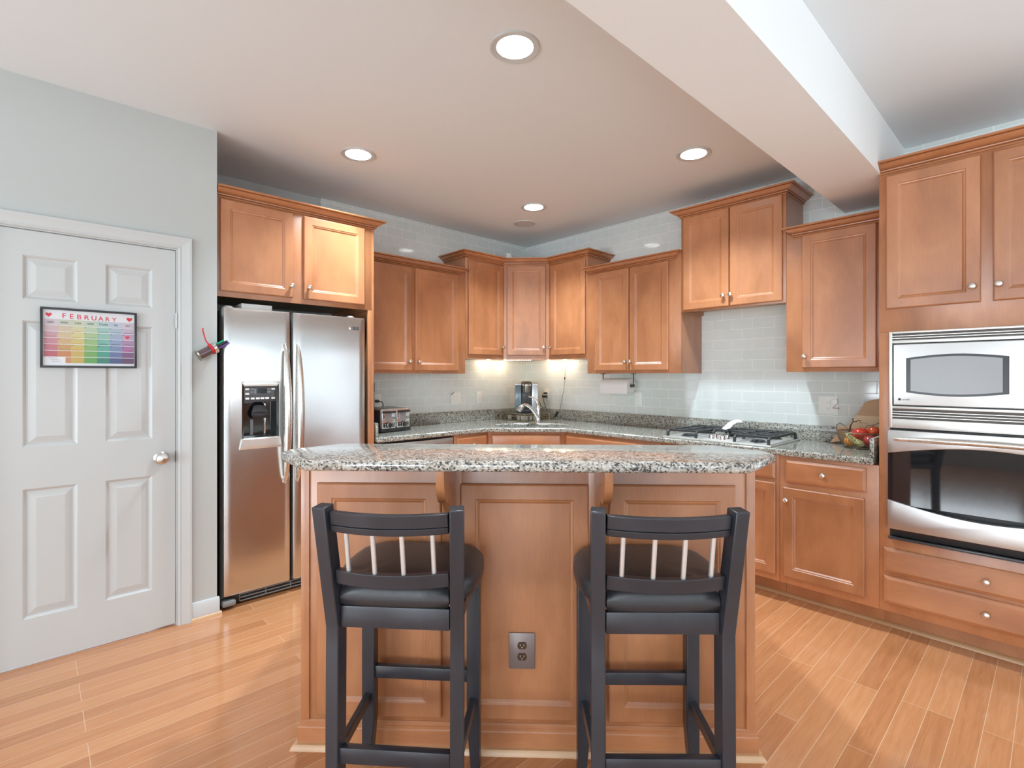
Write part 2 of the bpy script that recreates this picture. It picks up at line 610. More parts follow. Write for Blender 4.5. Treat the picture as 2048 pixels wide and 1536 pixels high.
# ------------------------------------------------------------------ pantry door
door = thing('door_1', 'white six-panel interior door with a satin knob', None, (DX0, -0.67, 0.0))
door['kind'] = 'structure'
dw, dh = DX1 - DX0 - 0.010, DH - 0.016
panels = []
for px0, px1 in ((0.108, 0.302), (0.410, 0.604)):
    for pz0, pz1 in ((0.21, 0.815), (1.01, 1.60), (1.70, 1.905)):
        panels.append((px0, px1, pz0, pz1))
dm = MB()
# door face with rectangular holes, filled by raised panels
xs = sorted({0, dw} | {p[0] for p in panels} | {p[1] for p in panels})
zs = sorted({0, dh} | {p[2] for p in panels} | {p[3] for p in panels})
YF = 0.012
for i in range(len(xs) - 1):
    for j in range(len(zs) - 1):
        x0, x1, z0, z1 = xs[i], xs[i + 1], zs[j], zs[j + 1]
        if any(p[0] <= x0 and x1 <= p[1] and p[2] <= z0 and z1 <= p[3] for p in panels):
            continue
        dm.poly([(x0, YF, z0), (x1, YF, z0), (x1, YF, z1), (x0, YF, z1)])
for p in panels:
    def rect(i, y):
        return [(p[0] + i, y, p[2] + i), (p[1] - i, y, p[2] + i), (p[1] - i, y, p[3] - i), (p[0] + i, y, p[3] - i)]
    dm.loft([rect(0, YF), rect(0.006, YF + 0.004), rect(0.012, YF + 0.010), rect(0.018, YF + 0.010), rect(0.046, YF + 0.003)], True, False, True)
dm.loft([[(0, YF, 0), (dw, YF, 0), (dw, YF, dh), (0, YF, dh)], [(0, YF + 0.035, 0), (dw, YF + 0.035, 0), (dw, YF + 0.035, dh), (0, YF + 0.035, dh)]], True, False, True)
bmesh.ops.remove_doubles(dm.bm, verts=list(dm.bm.verts), dist=0.0002)
dm.build('panel', M['white_trim'], door, (0.004, 0, 0.010), smooth=8)
# casing: stepped profile mitred round the opening
cas = MB()
prof = [(0.0, 0.0), (0.0, -0.008), (0.008, -0.012), (0.016, -0.010), (0.030, -0.013), (0.044, -0.017), (0.052, -0.020), (0.062, -0.020), (0.064, -0.012), (0.064, 0.0)]
rings = []
for (cx_, cz_, dx_, dz_) in ((-0.004, 0.0, -1, 0), (-0.004, DH + 0.004, -1, 1), (DX1 - DX0 + 0.004, DH + 0.004, 1, 1), (DX1 - DX0 + 0.004, 0.0, 1, 0)):
    rings.append([(cx_ + dx_ * o, y, cz_ + dz_ * o) for o, y in prof])
cas.loft(rings)
cas.build('casing', M['white_trim'], door, smooth=14)
jb = MB()
jb.box(-0.0, 0.003, 0.0, 0.11, 0, DH); jb.box(DX1 - DX0 - 0.003, DX1 - DX0, 0.0, 0.11, 0, DH); jb.box(0.003, DX1 - DX0 - 0.003, 0.0, 0.11, DH - 0.003, DH)
jb.build('jamb', M['white_trim'], door)
kb = MB()
kb.lathe([(0.033, 0.0), (0.033, 0.004), (0.028, 0.008), (0.013, 0.012), (0.011, 0.028), (0.022, 0.036), (0.029, 0.046), (0.030, 0.054), (0.026, 0.062), (0.014, 0.067), (0.0, 0.068)], (0, 0, 0), '-Y', 32)
tag(kb.build('door_knob', M['nickel'], door, (dw - 0.062, YF, 0.915)), 'satin nickel round knob')
st = MB().box(-0.004, 0.004, -0.004, 0.0, -0.03, 0.03, 0.001)
st.build('strike_plate', M['iron'], door, (dw + 0.007, 0.006, 0.915))
hg = MB()
hg.box(-0.003, 0.010, -0.004, 0.0, -0.04, 0.04, 0.001)
hg.lathe([(0.005, -0.042), (0.005, 0.042)], (0.003, -0.007, 0), 'Z', 12)
hg.build('latch_plate', M['white_trim'], door, (dw + 0.004, 0.002, 1.65))

# ------------------------------------------------------------------ whiteboard calendar on the door
cal = thing('calendar_board', 'black framed rainbow February calendar board on the white door', 'calendar', (-3.874, -0.662, 1.391), 0)
CW, CH = 0.369, 0.286
fm = MB()
for (a, b_, c_, d_) in ((0, CW, 0, 0.010), (0, CW, CH - 0.010, CH), (0, 0.010, 0.010, CH - 0.010), (CW - 0.010, CW, 0.010, CH - 0.010)):
    fm.box(a, b_, -0.016, 0.0, c_, d_, 0.0015)
fm.build('frame', M['black_plastic'], cal)
white_b = plain('whiteboard_white', (0.66, 0.67, 0.69, 1), 0.25)
rows_col = {
    0: [(225, 205, 212), (215, 218, 200), (222, 225, 190), (205, 225, 200), (190, 222, 218), (198, 212, 228), (222, 205, 220)],
    1: [(222, 190, 198), (228, 205, 170), (228, 222, 165), (200, 222, 185), (165, 215, 205), (180, 200, 220), (212, 190, 215)],
    2: [(220, 165, 175), (230, 200, 150), (232, 222, 140), (185, 215, 150), (150, 210, 190), (165, 185, 215), (205, 165, 205)],
    3: [(222, 140, 155), (230, 185, 120), (230, 210, 110), (165, 208, 125), (120, 200, 180), (145, 170, 210), (190, 140, 190)],
    4: [(220, 115, 130), (228, 165, 80), (228, 200, 80), (145, 200, 105), (90, 190, 165), (125, 150, 195), (180, 110, 175)],
    5: [(212, 90, 105), (225, 140, 60), (224, 190, 70), (125, 190, 85), (60, 175, 150), (105, 120, 175), (140, 85, 140)],
    6: [(235, 235, 240), (228, 150, 75), (224, 185, 50), (105, 185, 70), (45, 145, 125), (75, 90, 145), (110, 65, 115)],
}
bmats = [white_b]
bd = MB()
bd.mi = 0
bd.box(0.008, CW - 0.008, -0.006, 0.0, 0.008, CH - 0.008)
cell_w = (CW - 0.024) / 7
row_z = [(0.205, 0.228)] + [(0.171 - 0.0305 * k_, 0.171 - 0.0305 * k_ + 0.0285) for k_ in range(6)]
row_z = [(0.2035, 0.232), (0.175, 0.2015), (0.1445, 0.1725), (0.1140, 0.1420), (0.0835, 0.1115), (0.0530, 0.0810), (0.0225, 0.0505)]
for r_, (za, zb) in enumerate(row_z):
    for c_ in range(7):
        if r_ == 6 and c_ == 0:
            continue
        q_ = lin(*rows_col[r_][c_])
        g_ = sum(q_[:3]) / 3
        bm_ = plain('calendar_colour', tuple(0.70 * (0.80 * v_ + 0.20 * g_) for v_ in q_[:3]) + (1,), 0.3)
        bmats.append(bm_)
        bd.mi = len(bmats) - 1
        xa = 0.012 + c_ * cell_w
        if r_ == 6 and c_ == 1:
            xa += cell_w * 0.6
        bd.poly([(xa, -0.0064, za), (0.012 + (c_ + 1) * cell_w, -0.0064, za), (0.012 + (c_ + 1) * cell_w, -0.0064, zb), (xa, -0.0064, zb)])
board = bd.build('writing_surface', bmats, cal)
ink_red = plain('red_marker_ink', (0.62, 0.03, 0.05, 1), 0.5)
ink_black = plain('black_marker_ink', (0.03, 0.03, 0.04, 1), 0.5)
ink_orange = plain('orange_marker_ink', (0.75, 0.25, 0.03, 1), 0.5)
ink_green = plain('green_marker_ink', (0.03, 0.35, 0.2, 1), 0.5)
FR = (R(90), 0, 0)
for q, ch in enumerate('FEBRUARY'):
    text_mesh(ch, 0.034 - 0.0007 * q, ink_red, 'title_letter', board, (0.077 + q * 0.0272, -0.0068, 0.2385 - 0.0006 * q), FR, 0.0006)
for q, dn in enumerate(('SUN', 'MON', 'TUES', 'WED', 'THURS', 'FRI', 'SAT')):
    text_mesh(dn, 0.0115, ink_black, 'weekday', board, (0.012 + (q + 0.5) * cell_w, -0.0068, 0.2130), FR, align='CENTER')
for n in range(28):
    r_, c_ = n // 7 + 1, n % 7
    text_mesh(str(n + 1), 0.0062, ink_black, 'date_number', board, (0.0135 + c_ * cell_w, -0.0068, row_z[r_][1] - 0.0062), FR)
def heart(x, z, s):
    pts = []
    for k_ in range(28):
        t = 2 * PI * k_ / 28
        pts.append((x + s * 16 * math.sin(t) ** 3 / 16, z + s * (13 * math.cos(t) - 5 * math.cos(2 * t) - 2 * math.cos(3 * t) - math.cos(4 * t)) / 16))
    return MB().prism(pts, -0.0072, -0.0060, 'XZ')
heart(0.030, 0.252, 0.0115).build('heart', ink_red, board)
heart(0.338, 0.250, 0.0120).build('heart', ink_red, board)
heart(0.012 + 6.45 * cell_w, 0.157, 0.009).build('heart', ink_red, board)
# handwritten notes as wavering strokes
def scrawl(x, z, w, mat, amp=0.0016):
    pts = [(x + w * k_ / 14, -0.0068, z + random.uniform(-amp, amp)) for k_ in range(15)]
    MB().tube(pts, 0.0007, 5).build('note', mat, board)
for r_ in range(1, 5):
    scrawl(0.012 + 2 * cell_w + 0.003, row_z[r_][0] + 0.004, 0.034, ink_orange)
for r_, c_, mt_ in ((2, 0, ink_red), (1, 4, ink_black), (1, 5, ink_green), (1, 6, ink_black), (2, 3, ink_green), (3, 4, ink_black), (3, 5, ink_black), (3, 6, ink_black), (4, 1, ink_green), (4, 6, ink_red)):
    scrawl(0.012 + c_ * cell_w + 0.004, row_z[r_][0] + 0.005, 0.040, mt_)
for k_ in range(3):
    scrawl(0.030 + 0.006 * k_, 0.046 - 0.008 * k_, 0.03, M['grey_plastic'], 0.0003)

# ------------------------------------------------------------------ marker jar on the wall
JX, JZ = -3.235, 1.462
ang = R(31)
ax = Vector((math.cos(ang), 0, math.sin(ang)))
jar = thing('marker_jar', 'tilted clear magnetic marker jar tied with red ribbon on the wall', 'pen holder', (JX, -0.705, JZ))
jar.rotation_euler = (0, R(90) - ang, 0)            # local Z runs along the jar
glass_d = plain('smoky_jar_plastic', (0.10, 0.06, 0.065, 1), 0.12, coat=0.4)
MB().lathe([(0.024, 0.004), (0.024, 0.088)], (0, 0, 0), 'Z', 24).build('tube', glass_d, jar)
MB().lathe([(0.030, -0.003), (0.032, 0.0), (0.030, 0.003)], (0, 0, 0), 'Z', 24).build('base', plain('olive_metal', (0.35, 0.33, 0.25, 1), 0.3, 0.8), jar)
MB().lathe([(0.029, 0.082), (0.0325, 0.085), (0.0325, 0.089), (0.029, 0.091), (0.0325, 0.094), (0.0325, 0.098), (0.030, 0.101), (0.022, 0.101), (0.022, 0.092)], (0, 0, 0), 'Z', 24, False, False).build('rim', M['chrome'], jar)
rb = MB()
rb.lathe([(0.026, 0.068), (0.0305, 0.070), (0.0305, 0.081), (0.026, 0.083)], (0, 0, 0), 'Z', 24)
iv = Matrix.Rotation(-(R(90) - ang), 3, 'Y')
tail = [iv @ Vector(p) for p in ((0.058, -0.012, 0.060), (0.044, -0.013, 0.070), (0.033, -0.013, 0.086), (0.027, -0.012, 0.110), (0.019, -0.010, 0.142), (0.022, -0.008, 0.153))]
rb.bar(tail, 0.006, 0.006, (0, 1, 0))
rb.build('ribbon', plain('red_ribbon', (0.55, 0.02, 0.03, 1), 0.4), jar)
def marker(label, along, dx_, dy_, length, matname, colr):
    t = thing('marker_pen', label, 'marker', (JX, -0.705, JZ), 0, 'markers in the wall jar')
    t.rotation_euler = (0, R(90) - ang, 0)
    mt_ = plain(matname, colr, 0.35)
    MB().lathe([(0.0065, along), (0.007, along + 0.01), (0.007, along + length - 0.012), (0.0055, along + length), (0.0, along + length)], (dx_, dy_, 0), 'Z', 14).build('barrel', mt_, t)
marker('green marker sticking out of the ribbon-tied wall jar', 0.092, -0.011, 0.002, 0.062, 'green_marker', (0.0, 0.30, 0.15, 1))
marker('purple marker sticking out of the ribbon-tied wall jar', 0.092, 0.010, -0.006, 0.078, 'purple_marker', (0.12, 0.07, 0.32, 1))
marker('black marker beside the purple one in the wall jar', 0.092, -0.002, -0.011, 0.074, 'black_marker', (0.02, 0.02, 0.02, 1))
marker('short red marker in the ribbon-tied wall jar', 0.092, 0.001, 0.009, 0.048, 'red_marker', (0.35, 0.03, 0.02, 1))

# ------------------------------------------------------------------ cabinets
def knob(parent, x, z, y):
    MB().lathe([(0.0065, 0.0), (0.0065, 0.010), (0.010, 0.013), (0.0148, 0.018), (0.0152, 0.022), (0.013, 0.027), (0.007, 0.030), (0.0, 0.0305)], (0, 0, 0), '-Y', 20).build('knob', M['nickel'], parent, (x, y, z))

def panel_door(parent, x0, x1, z0, z1, yface, kn=None, name='door', rail=0.056):
    """recessed-panel cabinet door on the plane y = yface, its own knob beneath it"""
    w, h = x1 - x0, z1 - z0
    t = 0.020
    mb = MB().slab(w, h, [(0.0, -t + 0.005), (0.002, -t + 0.002), (0.006, -t), (rail - 0.006, -t), (rail - 0.002, -t + 0.003), (rail + 0.003, -t + 0.004), (rail + 0.010, -t + 0.009), (rail + 0.012, -t + 0.009)])
    o = mb.build(name, M['wood'], parent, (x0, yface, z0), smooth=12)
    if kn:
        knob(o, kn[0] - x0, kn[1] - z0, -t)
    return o

def drawer(parent, x0, x1, z0, z1, yface, kn=True, name='drawer'):
    w, h = x1 - x0, z1 - z0
    t = 0.020
    o = MB().slab(w, h, [(0.0, -t + 0.010), (0.002, -t + 0.007), (0.012, -t + 0.002), (0.016, -t)]).build(name, M['wood_x'], parent, (x0, yface, z0), smooth=12)
    if kn:
        knob(o, w / 2, h / 2, -t)
    return o

CROWN = [(0.0, 0.0), (0.006, 0.0), (0.008, 0.004), (0.006, 0.008), (0.004, 0.010), (0.016, 0.011), (0.017, 0.017), (0.010, 0.019), (0.020, 0.021), (0.030, 0.025), (0.039, 0.031), (0.046, 0.038), (0.050, 0.043), (0.046, 0.045), (0.062, 0.046), (0.065, 0.050), (0.065, 0.056), (0.0, 0.056)]
def crown(parent, path, z, seg=None, name='crown_moulding'):
    """moulding swept along path (list of xy, outward side on the right); seg=(i0, i1) keeps only those corners but mitres against the whole path"""
    n = len(path)
    P = [Vector((p[0], p[1])) for p in path]
    rings = []
    for i in range(n):
        def nrm(a, b):
            d = (P[b] - P[a]).normalized()
            return Vector((d.y, -d.x))
        if i == 0: off = nrm(0, 1)
        elif i == n - 1: off = nrm(n - 2, n - 1)
        else:
            a, b = nrm(i - 1, i), nrm(i, i + 1)
            off = (a + b) / (1 + a.dot(b))
        if seg and not (seg[0] <= i <= seg[1]):
            continue
        rings.append([(P[i].x + off.x * o, P[i].y + off.y * o, z + h) for o, h in CROWN])
    return MB().loft(rings).build(name, M['wood_x'], parent, smooth=14)

def carcass(parent, w, d, h, z0=0.0, name='carcass', lip=0.03, mat=None):
    """box body with a face frame; the underside sits up behind a lip"""
    mb = MB()
    t = 0.016
    mb.box(0, t, -d + 0.019, 0, z0, z0 + h)
    mb.box(w - t, w, -d + 0.019, 0, z0, z0 + h)
    mb.box(t, w - t, -d + 0.019, 0, z0 + h - t, z0 + h)
    mb.box(t, w - t, -0.006, 0, z0 + lip, z0 + h - t)
    mb.box(0, w, -d, -d + 0.019, z0, z0 + h, 0.001)
    o = mb.build(name, mat or M['wood'], parent)
    MB().box(t, w - t, -d + 0.019, -0.006, z0 + lip, z0 + lip + 0.014).build('underside', M['wood_raw'], o)
    return o

UD = 0.324   # wall cabinet depth with its face frame
BD = 0.610   # base cabinet depth

# --- over the refrigerator
c = thing('refrigerator_cabinet', 'wide wood cabinet above the refrigerator with a tall side panel', 'cabinet', (-3.130, 0.0, 0.0))
w = 0.972
carcass(c, w, 0.63, 2.392 - 1.812, 1.812)
panel_door(c, 0.018, 0.426, 1.843, 2.374, -0.63, (0.426 - 0.014, 1.915))
panel_door(c, 0.494, 0.912, 1.843, 2.374, -0.63, (0.494 + 0.028, 1.917))
MB().box(w, w + 0.018, -0.63, 0.0, 0.0, 2.392, 0.001).build('side_panel', M['wood'], c)
MB().box(w - 0.028, w + 0.0, -0.63, -0.611, 0.0, 1.812, 0.001).build('filler_strip', M['wood'], c)
crown(c, [(0.0, -0.63), (w + 0.018, -0.63), (w + 0.018, 0.0)], 2.385)

# --- two-door wall cabinet over the toaster
XL = -2.138
c = thing('wall_cabinet', 'two-door wood wall cabinet above the toaster', 'cabinet', (XL, 0.0, 0.0))
w = -1.092 - XL
carcass(c, w, UD, 2.288 - 1.374, 1.374)
panel_door(c, -2.075 - XL, -1.650 - XL, 1.396, 2.236, -UD, (-1.676 - XL, 1.470))
panel_door(c, -1.616 - XL, -1.178 - XL, 1.396, 2.236, -UD, (-1.590 - XL, 1.468))
crown(c, [(0.0, -UD), (w - 0.055, -UD), (w - 0.055, -UD + 0.06)], 2.242)

# --- the three corner cabinets share a stepped crown
CZ0, CZ1 = 1.508, 2.418
cpath = [(-1.09, 0.0), (-1.09, -UD), (-0.63, -UD), (-UD, -0.63), (-UD, -1.09), (0.0, -1.09)]
c = thing('wall_cabinet', 'narrow raised wood cabinet in the corner nearer the toaster', 'cabinet', (0, 0, 0))
cc = MB()
cc.box(-1.09, -0.632, -UD, 0.0, CZ0, CZ1, 0.001)
cc.build('carcass', M['wood'], c)
panel_door(c, -1.062, -0.652, 1.546, 2.392, -UD, (-0.668, 1.621))
crown(c, cpath, CZ1 - 0.010, (0, 2))
c2 = thing('wall_cabinet', 'diagonal wood corner cabinet above the coffee maker', 'cabinet', (0, 0, 0))
dg = MB().prism([(-0.63, 0.0), (-0.63, -UD), (-UD, -0.63), (0.0, -0.63), (0.0, 0.0)], CZ0, CZ1, 'XY')
dg.build('carcass', M['wood'], c2)
dgl = math.hypot(0.63 - UD, 0.63 - UD)
mbd = MB().slab(0.368, 0.849, [(0.0, -0.015), (0.002, -0.018), (0.006, -0.020), (0.050, -0.020), (0.054, -0.017), (0.059, -0.016), (0.066, -0.011), (0.068, -0.011)])
tdir = Vector((1, -1, 0)).normalized()
mid = Vector((-(0.63 + UD) / 2, -(0.63 + UD) / 2, 1.547))
dd = mbd.build('door', M['wood'], c2, mid + tdir * -0.184, (0, 0, R(-45)), smooth=12)
knob(dd, 0.184 + 0.163, 0.074, -0.020)
crown(c2, cpath, CZ1 - 0.010, (2, 3))
c3 = thing('wall_cabinet', 'narrow raised wood cabinet in the corner nearer the paper towels', 'cabinet', (0, 0, 0), 0)
MB().box(-UD, 0.0, -1.09, -0.632, CZ0, CZ1, 0.001).build('carcass', M['wood'], c3)
mb3 = MB().slab(0.413, 0.846, [(0.0, -0.015), (0.002, -0.018), (0.006, -0.020), (0.050, -0.020), (0.054, -0.017), (0.059, -0.016), (0.066, -0.011), (0.068, -0.011)])
d3 = mb3.build('door', M['wood'], c3, (-UD, -0.660, 1.546), (0, 0, RX), smooth=12)
knob(d3, 0.010, 0.073, -0.020)
crown(c3, cpath, CZ1 - 0.010, (3, 5))

# --- two-door wall cabinet over the paper towels   (local x runs along -y)
Y0 = -1.092
c = thing('wall_cabinet', 'two-door wood wall cabinet above the paper towel roll', 'cabinet', (-0.002, Y0, 0), RX)
w = 1.985 + Y0
carcass(c, w, UD, 2.288 - 1.374, 1.374)
panel_door(c, 1.183 + Y0, 1.528 + Y0, 1.397, 2.238, -UD, (1.500 + Y0, 1.469))
panel_door(c, 1.537 + Y0, 1.886 + Y0, 1.397, 2.238, -UD, (1.552 + Y0, 1.470))
crown(c, [(0.045, -UD + 0.06), (0.045, -UD), (w - 0.055, -UD), (w - 0.055, -UD + 0.06)], 2.242)

# --- cabinet over the cooktop
Y0 = -1.986
c = thing('wall_cabinet', 'high two-door wood cabinet above the gas cooktop', 'cabinet', (-0.002, Y0, 0), RX)
w = 2.722 + Y0
carcass(c, w, UD, 2.56 - 1.829, 1.829)
panel_door(c, 2.009 + Y0, 2.353 + Y0, 1.842, 2.533, -UD, (2.320 + Y0, 1.917))
panel_door(c, 2.361 + Y0, 2.704 + Y0, 1.842, 2.533, -UD, (2.372 + Y0, 1.920))
crown(c, [(0.0, 0.0), (0.0, -UD), (w, -UD), (w, 0.0)], 2.536)

# --- single-door cabinet beside the oven tower
Y0 = -2.724
c = thing('wall_cabinet', 'single-door wood wall cabinet beside the oven tower', 'cabinet', (-0.002, Y0, 0), RX)
w = 3.278 + Y0
carcass(c, w, UD, 2.288 - 1.378, 1.378)
panel_door(c, 2.820 + Y0, 3.214 + Y0, 1.402, 2.240, -UD, (2.838 + Y0, 1.474))
crown(c, [(0.055, -UD + 0.06), (0.055, -UD), (w, -UD)], 2.242)

# --- oven tower
Y0 = -3.280
TW = 0.840
tower = thing('oven_cabinet', 'tall wood oven tower cabinet reaching from floor to beam', 'cabinet', (-0.001, Y0, 0), RX)
mb = MB()
mb.box(0, 0.018, -BD + 0.019, 0, 0.115, 2.425)
mb.box(TW - 0.018, TW, -BD + 0.019, 0, 0.115, 2.425)
mb.box(0.018, TW - 0.018, -BD + 0.019, 0, 2.405, 2.425)
mb.box(0, TW, -BD, -BD + 0.019, 1.58, 2.425, 0.001)
mb.box(0, 0.047, -BD, -BD + 0.019, 0.115, 1.58, 0.001)
mb.box(TW - 0.047, TW, -BD, -BD + 0.019, 0.115, 1.58, 0.001)
mb.box(0.047, TW - 0.047, -BD, -BD + 0.019, 0.115, 0.505, 0.001)
mb.box(0, TW, -0.50, -0.482, 0.0, 0.115)
mb.box(0.018, TW - 0.018, -BD + 0.019, 0, 0.480, 0.500)
mb.build('carcass', M['wood'], tower)
panel_door(tower, 0.032, 0.399, 1.702, 2.398, -BD, (0.372, 1.777))
panel_door(tower, 0.443, 0.808, 1.702, 2.398, -BD, (0.463, 1.777))
drawer(tower, 0.021, TW - 0.021, 0.323, 0.452, -BD)
drawer(tower, 0.021, TW - 0.021, 0.163, 0.305, -BD)
crown(tower, [(0.0, -BD), (TW, -BD)], 2.415)

# --- base cabinets
def base_cab(label, loc, rz, w, doors=(), drawers=(), h=0.875):
    t = thing('base_cabinet', label, 'cabinet', loc, rz)
    mb = MB()
    mb.box(0, w, -BD + 0.019, 0, 0.115, h)
    mb.box(0, w, -BD, -BD + 0.019, 0.115, h, 0.001)
    mb.box(0, w, -0.50, -0.482, 0.0, 0.115)
    mb.build('carcass', M['wood'], t)
    for d in doors: panel_door(t, *d[:4], -BD, d[4] if len(d) > 4 else None)
    for d in drawers: drawer(t, *d[:4], -BD, d[4])
    return t
base_cab('base cabinet with one drawer and one door beside the oven tower', (-0.003, -2.785, 0), RX, 0.495,
         [(0.024, 0.434, 0.160, 0.690, (0.044, 0.618))], [(0.034, 0.440, 0.723, 0.855, True)])
base_cab('base cabinet under the gas cooktop', (-0.003, -1.985, 0), RX, 0.798,
         [(0.030, 0.395, 0.155, 0.708, (0.370, 0.63)), (0.403, 0.780, 0.155, 0.708, (0.425, 0.63))], [(0.030, 0.780, 0.730, 0.857, False)])
base_cab('base cabinet between the sink corner and the cooktop', (-0.003, -1.07, 0), RX, 0.913,
         [(0.030, 0.450, 0.155, 0.690), (0.460, 0.890, 0.155, 0.690)], [(0.030, 0.890, 0.723, 0.855, True)])
base_cab('narrow base cabinet between dishwasher and sink corner', (-1.425, 0, 0), 0, 0.355,
         [(0.020, 0.335, 0.155, 0.690)], [(0.020, 0.335, 0.723, 0.855, True)])
sinkb = thing('base_cabinet', 'diagonal base cabinet under the corner sink', 'cabinet', (0, 0, 0))
sp_ = [(-1.07, 0.0), (-1.07, -BD), (-BD, -1.07), (0.0, -1.07), (0.0, 0.0)]
MB().prism(sp_, 0.115, 0.700, 'XY').build('carcass', M['wood'], sinkb)
ff = MB()
ff.prism([(-1.07, -BD), (-BD, -1.07), (-BD + 0.015, -1.07 + 0.015), (-1.07 + 0.015, -BD + 0.015)], 0.700, 0.875, 'XY')
ff.build('face_frame', M['wood'], sinkb)
L_ = math.hypot(1.07 - BD, 1.07 - BD)
fd = Vector((-1.07, -BD, 0)) + tdir * 0.03
o = MB().slab(L_ - 0.06, 0.132, [(0.0, -0.010), (0.002, -0.013), (0.012, -0.018), (0.016, -0.020)]).build('false_drawer', M['wood_x'], sinkb, fd + Vector((0, 0, 0.723)), (0, 0, R(-45)))
for k_ in range(2):
    o = MB().slab((L_ - 0.07) / 2, 0.535, [(0.0, -0.015), (0.006, -0.020), (0.050, -0.020), (0.059, -0.016), (0.068, -0.011)]).build('door', M['wood'], sinkb, fd + tdir * (k_ * ((L_ - 0.07) / 2 + 0.01)) + Vector((0, 0, 0.155)), (0, 0, R(-45)))

shoe = MB()
shoe.prism([(-0.500, 0.0), (-0.522, 0.0), (-0.519, 0.010), (-0.511, 0.018), (-0.500, 0.020)], 1.07, 4.12, 'YZ')
o = struct('trim_4', shoe, M['wood_shoe'], 'oak shoe moulding along the toe kick')
o.rotation_euler = (0, 0, RX)

# ------------------------------------------------------------------ counter with granite upstand
CF = 0.635
ct = thing('countertop', 'grey speckled granite corner countertop with low granite upstand', 'countertop', (0, 0, 0))
sinkc = Vector((-0.645, -0.715))
def ell(cx_, cy_, a, b_, n, rot):
    out = []
    for k_ in range(n):
        t = 2 * PI * k_ / n
        e = 2.0 / 3.0
        u = a * math.copysign(abs(math.cos(t)) ** e, math.cos(t))
        v = b_ * math.copysign(abs(math.sin(t)) ** e, math.sin(t))
        out.append((cx_ + u * math.cos(rot) - v * math.sin(rot), cy_ + u * math.sin(rot) + v * math.cos(rot)))
    return out
SINK = ell(sinkc.x, sinkc.y, 0.325, 0.160, 48, R(-45))
outer = [(-2.118, -0.002), (-2.118, -CF), (-1.10, -CF), (-CF, -1.10), (-CF, -3.258), (-0.002, -3.258), (-0.002, -0.002)]
ZT, ZB = 0.914, 0.876
# two halves meeting on the corner diagonal, so the sink opening is cut clean through
b = bmesh.new()
vb = {}
def vtx(p):
    k_ = (round(p[0], 5), round(p[1], 5))
    if k_ not in vb:
        vb[k_] = b.verts.new((p[0], p[1], ZT))
    return vb[k_]
hn_ = len(SINK) // 4
back_i, front_i = hn_, 3 * hn_          # the sink points nearest the wall corner and nearest the room
mid_f = ((-1.10 - CF) / 2, (-CF - 1.10) / 2)
side_a = SINK[front_i:] + SINK[:back_i + 1]
side_b = SINK[back_i:front_i + 1]
f1 = [outer[6]] + list(reversed(side_a)) + [mid_f, outer[3], outer[4], outer[5]]
f2 = [outer[6], outer[0], outer[1], outer[2], mid_f] + list(reversed(side_b))
for fp_ in (f1, f2):
    b.faces.new([vtx(p) for p in fp_])
bmesh.ops.recalc_face_normals(b, faces=list(b.faces))
ext = bmesh.ops.extrude_face_region(b, geom=list(b.faces))
for v in [g for g in ext['geom'] if isinstance(g, bmesh.types.BMVert)]:
    v.co.z = ZB
mbc = MB()
mbc.merge(b)
slab_o = mbc.build('slab', M['granite'], ct, bevel=0.009)
us = MB()
us.box(-2.118, -0.002, -0.022, -0.002, ZT, 1.016, 0.002)
us.box(-0.022, -0.002, -3.236, -0.022, ZT, 1.016, 0.002)
us.box(-0.615, -0.002, -3.258, -3.238, ZT, 1.016, 0.002)
us.box(-2.118, -2.098, -0.615, -0.022, ZT, 1.016, 0.002)
us.build('upstand', M['granite'], ct)

# undermount sink
sk = thing('sink', 'oval stainless undermount sink in the corner counter', 'sink', (sinkc.x, sinkc.y, 0), R(-45))
sm = MB()
prof_s = [(1.02, 0.876), (1.0, 0.868), (0.985, 0.80), (0.93, 0.735), (0.80, 0.715), (0.12, 0.708)]
base_e = ell(0, 0, 0.325, 0.160, 48, 0)
sm.loft([[(p[0] * s, p[1] * s, z) for p in base_e] for s, z in prof_s], True, False, True)
tag(sm.build('basin', plain('pale_steel_basin', (0.75, 0.74, 0.72, 1), 0.3, 0.8), sk), 'pale rim')
MB().lathe([(0.045, 0.708), (0.045, 0.711), (0.03, 0.711), (0.028, 0.709)], (0, 0, 0), 'Z', 24).build('drain', M['chrome'], sk)

# faucet: local +x is along the diagonal wall direction, -y towards the room
fc = thing('faucet', 'chrome single-lever kitchen faucet behind the corner sink', 'faucet', (-0.470, -0.620, ZT), R(-43))
MB().lathe([(0.030, 0.0), (0.030, 0.006), (0.026, 0.012), (0.024, 0.05), (0.023, 0.12), (0.021, 0.165), (0.014, 0.185), (0.0, 0.19)], (0, 0, 0), 'Z', 24).build('body', M['chrome'], fc)
spts = []
for k_ in range(15):
    t = k_ / 14
    spts.append((0.0 - 0.178 * t ** 1.1, -0.03 - 0.11 * t, 0.055 + 0.125 * math.sin(min(t * 1.25, 1.0) * PI / 2) - (0.055 * max(0, (t - 0.72) / 0.28) ** 1.4)))
MB().tube(spts, [0.019 - 0.006 * min(1, k_ / 8) + (0.007 if k_ > 11 else 0) for k_ in range(15)], 16).build('spout', M['chrome'], fc)
hp = [(0.0, 0.0, 0.165), (-0.008, 0.0, 0.20), (-0.030, 0.0, 0.228), (-0.058, 0.0, 0.243), (-0.085, 0.0, 0.247)]
MB().tube(hp, [0.016, 0.012, 0.008, 0.007, 0.006], 12).build('lever', M['chrome'], fc)

